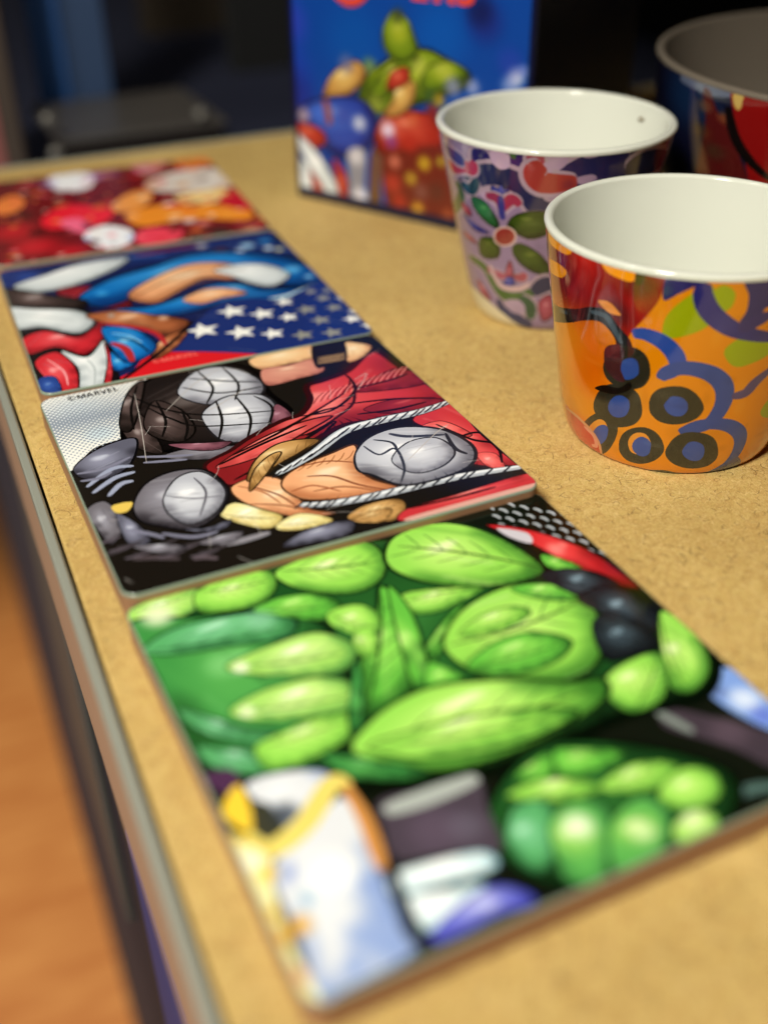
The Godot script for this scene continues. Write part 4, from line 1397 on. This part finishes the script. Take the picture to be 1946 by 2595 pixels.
func paint_grape_mug(c: Print) -> void:
	c.cover("d98206")
	c.flat([.413, -.000, .446, .020, .509, .005, .551, .002, .588, .005, .624, -.004, .615, .050, .609, .137, .596, .224, .584, .295, .576, .357, .566, .314, .552, .261, .531, .263, .505, .308, .467, .368, .415, .415, .414, .185], "8c1712")
	c.soft(0.523, 0.077, 0.044, "b01a14", 0.8)
	c.soft(0.499, 0.229, 0.051, "6a1420", 0.8)
	c.soft(0.556, 0.120, 0.028, "7a1414", 0.7)
	c.soft(0.589, 0.078, 0.019, "5a2416", 0.8)
	c.soft(0.585, 0.191, 0.016, "a01818", 0.7)
	c.soft(0.526, -0.016, 0.022, "c4240c", 0.8)
	c.soft(0.566, 0.228, 0.022, "4a1418", 0.8)
	c.soft(0.467, 0.105, 0.042, "6a1c34", 0.7)
	c.flat([.445, .029, .481, .003, .504, .020, .495, .057, .469, .069, .446, .070], "f4980c")
	c.flat([.414, .185, .466, .132, .491, .134, .480, .182, .448, .211, .414, .237], "e8900c")
	c.flat([.546, .003, .566, .006, .586, .003, .586, .048, .579, .072, .560, .065, .549, .045], "f49a0a")
	c.flat([.585, .008, .594, .013, .593, .067, .585, .073], "4a2a14")
	c.flat([.542, .200, .556, .187, .568, .217, .570, .233, .556, .234], "e08a30")
	c.soft(0.520, 0.449, 0.064, "c45c04", 0.8)
	c.soft(0.528, 0.568, 0.046, "d85a04", 0.5)
	c.soft(0.461, 0.468, 0.063, "f0a030", 0.6)
	c.flat([.415, .379, .458, .347, .505, .288, .531, .241, .552, .229, .569, .285, .584, .340, .586, .420, .577, .448, .567, .404, .564, .344, .547, .294, .524, .314, .487, .381, .433, .459, .415, .451], "16181a", 0.3)
	c.ink([.531, .263, .552, .257, .564, .308, .573, .361], 0.008, "3c4a54")
	c.ink([.467, .353, .488, .333], 0.006, "34424a")
	c.flat([.613, .051, .619, .015, .645, -.004, .679, -.001, .716, .001, .723, .093, .680, .015, .651, .034, .630, .083, .615, .125], "2a2460")
	c.flat([.621, .292, .617, .225, .625, .152, .644, .069, .657, .041, .667, .113, .667, .189, .651, .252], "93a00a")
	c.flat([.661, .065, .669, .039, .681, .072, .681, .130, .673, .155, .664, .122], "93a00a")
	c.flat([.685, .356, .687, .311, .706, .264, .733, .269, .742, .364, .717, .411, .699, .413], "93a00a")
	c.flat([.758, .680, .765, .628, .779, .635, .797, .746, .769, .722], "93a00a")
	c.ink([.651, .034, .651, .083, .659, .148, .675, .206, .697, .252, .741, .301], 0.023, "26266c")
	c.ink([.691, .016, .704, .077, .706, .161, .696, .226], 0.02, "26225e")
	c.ink([.692, .234, .703, .219, .726, .178], 0.019, "2a2462")
	c.ink([.713, .088, .726, .128], 0.03, "26225e")
	c.ink([.585, .303, .599, .291, .618, .312, .633, .365, .637, .427, .624, .481], 0.021, "26469a")
	c.ink([.621, .493, .628, .451, .648, .423, .675, .446, .694, .514, .698, .612, .685, .707, .654, .740], 0.023, "2a4488")
	c.ink([.652, .750, .676, .706, .710, .715, .735, .779, .742, .870, .733, .954, .707, 1.008], 0.02, "2a4488")
	c.ink([.707, .566, .724, .556, .734, .506, .751, .454], 0.016, "4a3c6c")
	c.flat([.608, .501, .600, .549, .584, .576, .569, .577, .555, .556, .549, .509, .554, .444, .565, .391, .578, .366, .593, .366, .603, .393, .608, .443], "25251c")
	c.flat([.595, .485, .590, .511, .583, .527, .577, .529, .571, .518, .570, .493, .572, .461, .577, .435, .583, .420, .589, .418, .593, .430, .595, .455], "2a4890")
	c.flat([.603, .695, .594, .748, .576, .782, .558, .791, .541, .776, .533, .730, .539, .659, .551, .599, .566, .566, .583, .558, .596, .582, .602, .633], "25251c")
	c.flat([.586, .684, .582, .714, .574, .732, .566, .736, .560, .725, .557, .703, .559, .669, .565, .637, .572, .619, .579, .617, .585, .629, .587, .653], "2a4890")
	c.flat([.676, .619, .672, .666, .659, .698, .643, .712, .626, .705, .614, .670, .611, .617, .614, .568, .624, .532, .641, .515, .655, .525, .668, .565], "25251c")
	c.flat([.657, .619, .656, .646, .651, .664, .644, .668, .637, .660, .632, .644, .629, .618, .632, .591, .636, .571, .643, .567, .650, .575, .655, .594], "2a4890")
	c.flat([.566, .880, .553, .952, .529, 1.018, .508, 1.034, .488, 1.024, .494, .955, .507, .873, .527, .791, .545, .742, .559, .735, .570, .762, .572, .813], "25251c")
	c.flat([.551, .865, .544, .907, .532, .942, .521, .955, .516, .940, .517, .905, .522, .861, .532, .815, .542, .784, .550, .778, .555, .793, .556, .824], "d88a2a")
	c.flat([.554, .874, .547, .909, .537, .937, .529, .949, .524, .942, .525, .909, .531, .868, .538, .833, .546, .809, .553, .800, .557, .810, .557, .837], "2a4890")
	c.flat([.637, .855, .631, .905, .618, .944, .602, .964, .585, .957, .575, .916, .575, .859, .581, .807, .593, .768, .608, .749, .622, .761, .632, .800], "25251c")
	c.flat([.619, .843, .616, .874, .609, .897, .601, .907, .593, .902, .589, .879, .588, .846, .591, .815, .597, .791, .605, .781, .612, .787, .617, .811], "d88a2a")
	c.flat([.619, .858, .618, .886, .613, .907, .606, .913, .600, .904, .595, .885, .594, .859, .597, .829, .603, .807, .609, .802, .615, .811, .619, .831], "2a4890")
	c.flat([.708, .838, .712, .899, .703, .943, .684, .957, .665, .948, .648, .919, .639, .871, .643, .810, .652, .765, .666, .746, .685, .754, .699, .785], "25251c")
	c.flat([.690, .848, .691, .878, .688, .902, .681, .910, .673, .903, .666, .886, .661, .860, .662, .831, .666, .806, .672, .797, .680, .803, .687, .822], "2a4890")
	c.flat([.552, .408, .569, .370, .577, .402, .573, .481, .579, .539, .566, .545, .552, .496], "3c1c20")
	c.flat([.536, .628, .552, .591, .571, .582, .585, .537, .587, .569, .569, .616, .547, .632], "0a0a09")
	c.flat([.606, 1.019, .639, .977, .668, 1.002, .670, 1.032, .626, 1.034], "2a2a1c")
	c.flat([.683, 1.012, .723, .971, .748, .920, .767, 1.035, .714, 1.034], "3a3a70")
	c.flat([.457, .851, .490, .845, .524, .871, .541, .932, .540, 1.028, .517, 1.035, .462, 1.031], "b83428")
	c.soft(0.505, 0.924, 0.036, "c84a3a", 0.7)
	c.ink([.461, .855, .495, .841, .526, .868, .541, .931, .539, 1.023], 0.006, "c88a60")
	c.ink([.512, .870, .531, .892, .534, .942, .524, .959], 0.007, "d88a70")
	c.echo(.5)
	c.mottle(.05)

func paint_tile_mug(c: Print) -> void:
	c.cover("8c7696")
	c.flat([.549, .222, .572, .176, .600, .167, .618, .205, .629, .270, .614, .286, .602, .313, .584, .366, .572, .310, .549, .274], "b096b0")
	c.ink([.556, .034, .559, .112, .576, .161, .600, .157, .614, .100, .617, .039, .609, .002], 0.06659999999999999, "a6909e")
	c.ink([.556, .034, .559, .112, .576, .161, .600, .157, .614, .100, .617, .039, .609, .002], 0.0468, "261c58")
	c.ink([.510, .215, .517, .261, .547, .182, .573, .148, .600, .157, .623, .198, .637, .277, .657, .295, .676, .262], 0.0481, "a6909e")
	c.ink([.510, .215, .517, .261, .547, .182, .573, .148, .600, .157, .623, .198, .637, .277, .657, .295, .676, .262], 0.0338, "25284c")
	c.ink([.491, .254, .502, .307, .477, .397, .431, .467], 0.0296, "a6909e")
	c.ink([.491, .254, .502, .307, .477, .397, .431, .467], 0.020800000000000003, "24523a")
	c.ink([.507, .249, .531, .258, .547, .193], 0.025900000000000003, "a6909e")
	c.ink([.507, .249, .531, .258, .547, .193], 0.0182, "1f3a44")
	c.ink([.664, .008, .695, .040, .727, .028, .739, .004], 0.06290000000000001, "a6909e")
	c.ink([.664, .008, .695, .040, .727, .028, .739, .004], 0.0442, "282258")
	c.ink([.647, .161, .678, .128, .708, .082, .745, .086, .775, .124], 0.06290000000000001, "a6909e")
	c.ink([.647, .161, .678, .128, .708, .082, .745, .086, .775, .124], 0.0442, "26244e")
	c.ink([.758, .014, .791, .026, .829, .018], 0.0555, "a6909e")
	c.ink([.758, .014, .791, .026, .829, .018], 0.039, "22223c")
	c.ink([.758, .134, .788, .103, .853, .140], 0.0555, "a6909e")
	c.ink([.758, .134, .788, .103, .853, .140], 0.039, "22223c")
	c.flat([.640, .041, .659, .009, .675, .038, .666, .088, .646, .110], "a88ea8")
	c.flat([.684, .009, .704, -.003, .713, .024, .698, .035], "a48aa4")
	c.flat([.683, .138, .707, .117, .716, .145, .701, .171], "a288a2")
	c.ink([.640, .012, .634, .043, .642, .071], 0.033299999999999996, "a6909e")
	c.ink([.640, .012, .634, .043, .642, .071], 0.0234, "98304a")
	c.ink([.645, .070, .634, .103, .641, .152, .663, .159, .689, .149], 0.0481, "a6909e")
	c.ink([.645, .070, .634, .103, .641, .152, .663, .159, .689, .149], 0.0338, "9a3630")
	c.soft(0.679, 0.168, 0.011, "7a2a34", 0.8)
	c.soft(0.723, 0.168, 0.013, "3a3060", 0.6)
	c.flat([.574, .031, .587, .019, .600, .047, .599, .097, .586, .114, .574, .081], "b89cb6")
	c.flat([.601, .016, .609, .017, .608, .053, .602, .045], "2c5a2c")
	c.ink([.476, .165, .489, .184, .519, .150, .539, .148, .543, .104], 0.0296, "a6909e")
	c.ink([.476, .165, .489, .184, .519, .150, .539, .148, .543, .104], 0.020800000000000003, "a4304a")
	c.ink([.471, .090, .490, .111, .512, .121, .525, .129], 0.0296, "a6909e")
	c.ink([.471, .090, .490, .111, .512, .121, .525, .129], 0.020800000000000003, "3a3070")
	c.ink([.430, .296, .444, .345], 0.0222, "a6909e")
	c.ink([.430, .296, .444, .345], 0.015600000000000001, "9a3a54")
	c.leaf([.585, .259, .572, .247, .571, .206, .582, .213, .586, .185, .591, .209, .600, .193, .595, .232], "indigo", 0)
	c.ink([.559, .267, .576, .265, .584, .291, .585, .355], 0.0222, "a6909e")
	c.ink([.559, .267, .576, .265, .584, .291, .585, .355], 0.015600000000000001, "8a2a48")
	c.ink([.614, .286, .605, .258, .596, .274, .586, .322], 0.02405, "a6909e")
	c.ink([.614, .286, .605, .258, .596, .274, .586, .322], 0.0169, "98304a")
	c.ink([.585, .248, .585, .322, .586, .376], 0.012, "34347c")
	c.flat([.576, .437, .547, .405, .528, .346, .529, .291, .554, .291, .571, .343, .580, .401], "a48e9c")
	c.leaf([.574, .432, .548, .401, .530, .346, .531, .296, .554, .296, .570, .344, .579, .398], "bottle", 0)
	c.flat([.594, .426, .593, .382, .608, .331, .637, .301, .672, .315, .663, .413, .633, .463, .610, .450], "a48e9c")
	c.leaf([.596, .422, .595, .382, .609, .335, .637, .306, .669, .319, .661, .411, .633, .457, .612, .445], "olive", 0)
	c.flat([.572, .495, .579, .536, .573, .597, .543, .627, .526, .602, .535, .515, .563, .480], "a48e9c")
	c.leaf([.571, .499, .578, .536, .572, .593, .544, .621, .529, .598, .536, .517, .562, .485], "olive", 0)
	c.flat([.598, .518, .613, .482, .643, .528, .669, .616, .670, .663, .635, .646, .606, .588], "a48e9c")
	c.leaf([.600, .522, .615, .489, .643, .531, .666, .613, .667, .656, .634, .641, .608, .587], "olive", 0)
	c.flat([.608, .453, .604, .488, .593, .515, .580, .523, .569, .511, .566, .480, .571, .444, .582, .416, .595, .408, .605, .423], "cdb0a6")
	c.flat([.605, .455, .601, .485, .592, .507, .581, .514, .572, .503, .570, .477, .574, .447, .583, .424, .594, .417, .602, .429], "8e342e")
	c.leaf([.497, .419, .529, .443, .559, .466, .522, .477], "indigo", 0)
	c.leaf([.497, .354, .519, .365, .522, .406, .502, .403], "wine", 0)
	c.leaf([.485, .520, .512, .525, .527, .556, .496, .552], "wine", 0)
	c.ink([.491, .660, .535, .674, .556, .751, .578, .807, .616, .797, .643, .739, .671, .699], 0.02775, "a6909e")
	c.ink([.491, .660, .535, .674, .556, .751, .578, .807, .616, .797, .643, .739, .671, .699], 0.0195, "44602e")
	c.leaf([.583, .695, .595, .594, .601, .672, .597, .710], "wine", 0)
	c.leaf([.590, .762, .578, .722, .591, .690, .605, .705], "indigo", 0)
	c.ink([.545, .677, .568, .694, .585, .693], 0.02035, "a6909e")
	c.ink([.545, .677, .568, .694, .585, .693], 0.0143, "a05064")
	c.ink([.601, .684, .617, .682, .620, .651], 0.02035, "a6909e")
	c.ink([.601, .684, .617, .682, .620, .651], 0.0143, "a04a58")
	c.ink([.552, .648, .570, .752, .608, .752, .642, .691], 0.0111, "a6909e")
	c.ink([.552, .648, .570, .752, .608, .752, .642, .691], 0.0078000000000000005, "c8a8a8")
	c.ink([.562, .843, .574, .908, .606, .941, .637, .968], 0.033299999999999996, "a6909e")
	c.ink([.562, .843, .574, .908, .606, .941, .637, .968], 0.0234, "2c3058")
	c.ink([.612, .799, .632, .852, .633, .929], 0.033299999999999996, "a6909e")
	c.ink([.612, .799, .632, .852, .633, .929], 0.0234, "33503a")
	c.ink([.636, .765, .657, .712, .675, .711], 0.0407, "a6909e")
	c.ink([.636, .765, .657, .712, .675, .711], 0.0286, "2a2c4c")
	c.flat([.581, .841, .608, .819, .622, .856, .616, .903, .591, .896], "a890a8")
	c.leaf([.508, .771, .531, .808, .544, .869, .514, .848], "wine", 0)
	c.leaf([.648, .823, .670, .771, .682, .883, .659, .937], "wine", 0)
	c.flat([.460, .856, .513, .862, .558, .907, .591, .956, .612, .998, .574, 1.033, .484, 1.033, .440, .947], "d8cfae")
	c.ornament(.42, .93)
	c.mottle(.05)

func paint_bowl(c: Print) -> void:
	c.cover("0e1026")
	c.soft(0.476, 0.106, 0.039, "10284a", 0.8)
	c.ink([.464, .036, .484, .036, .499, .036, .516, .024], 0.012, "565e74")
	c.flat([.515, -.008, .545, -.032, .557, .344, .537, .418, .525, .217, .516, .092], "7a0c0c")
	c.flat([.490, .051, .496, .040, .505, .121, .514, .130, .523, .257, .531, .428, .487, .519, .495, .199], "4a1010")
	c.soft(0.493, 0.112, 0.009, "6a4a34", 0.7)
	c.soft(0.511, 0.135, 0.008, "7a4a2a", 0.7)
	c.soft(0.491, 0.224, 0.011, "5a3a1a", 0.6)
	c.soft(0.504, 0.292, 0.012, "3a2a1a", 0.7)
	c.ink([.512, .081, .519, .192, .531, .279, .547, .343], 0.009, "080606")
	c.flat([.515, .001, .522, -.003, .522, .063, .520, .086, .516, .062], "b89a50")
	c.echo(.5)
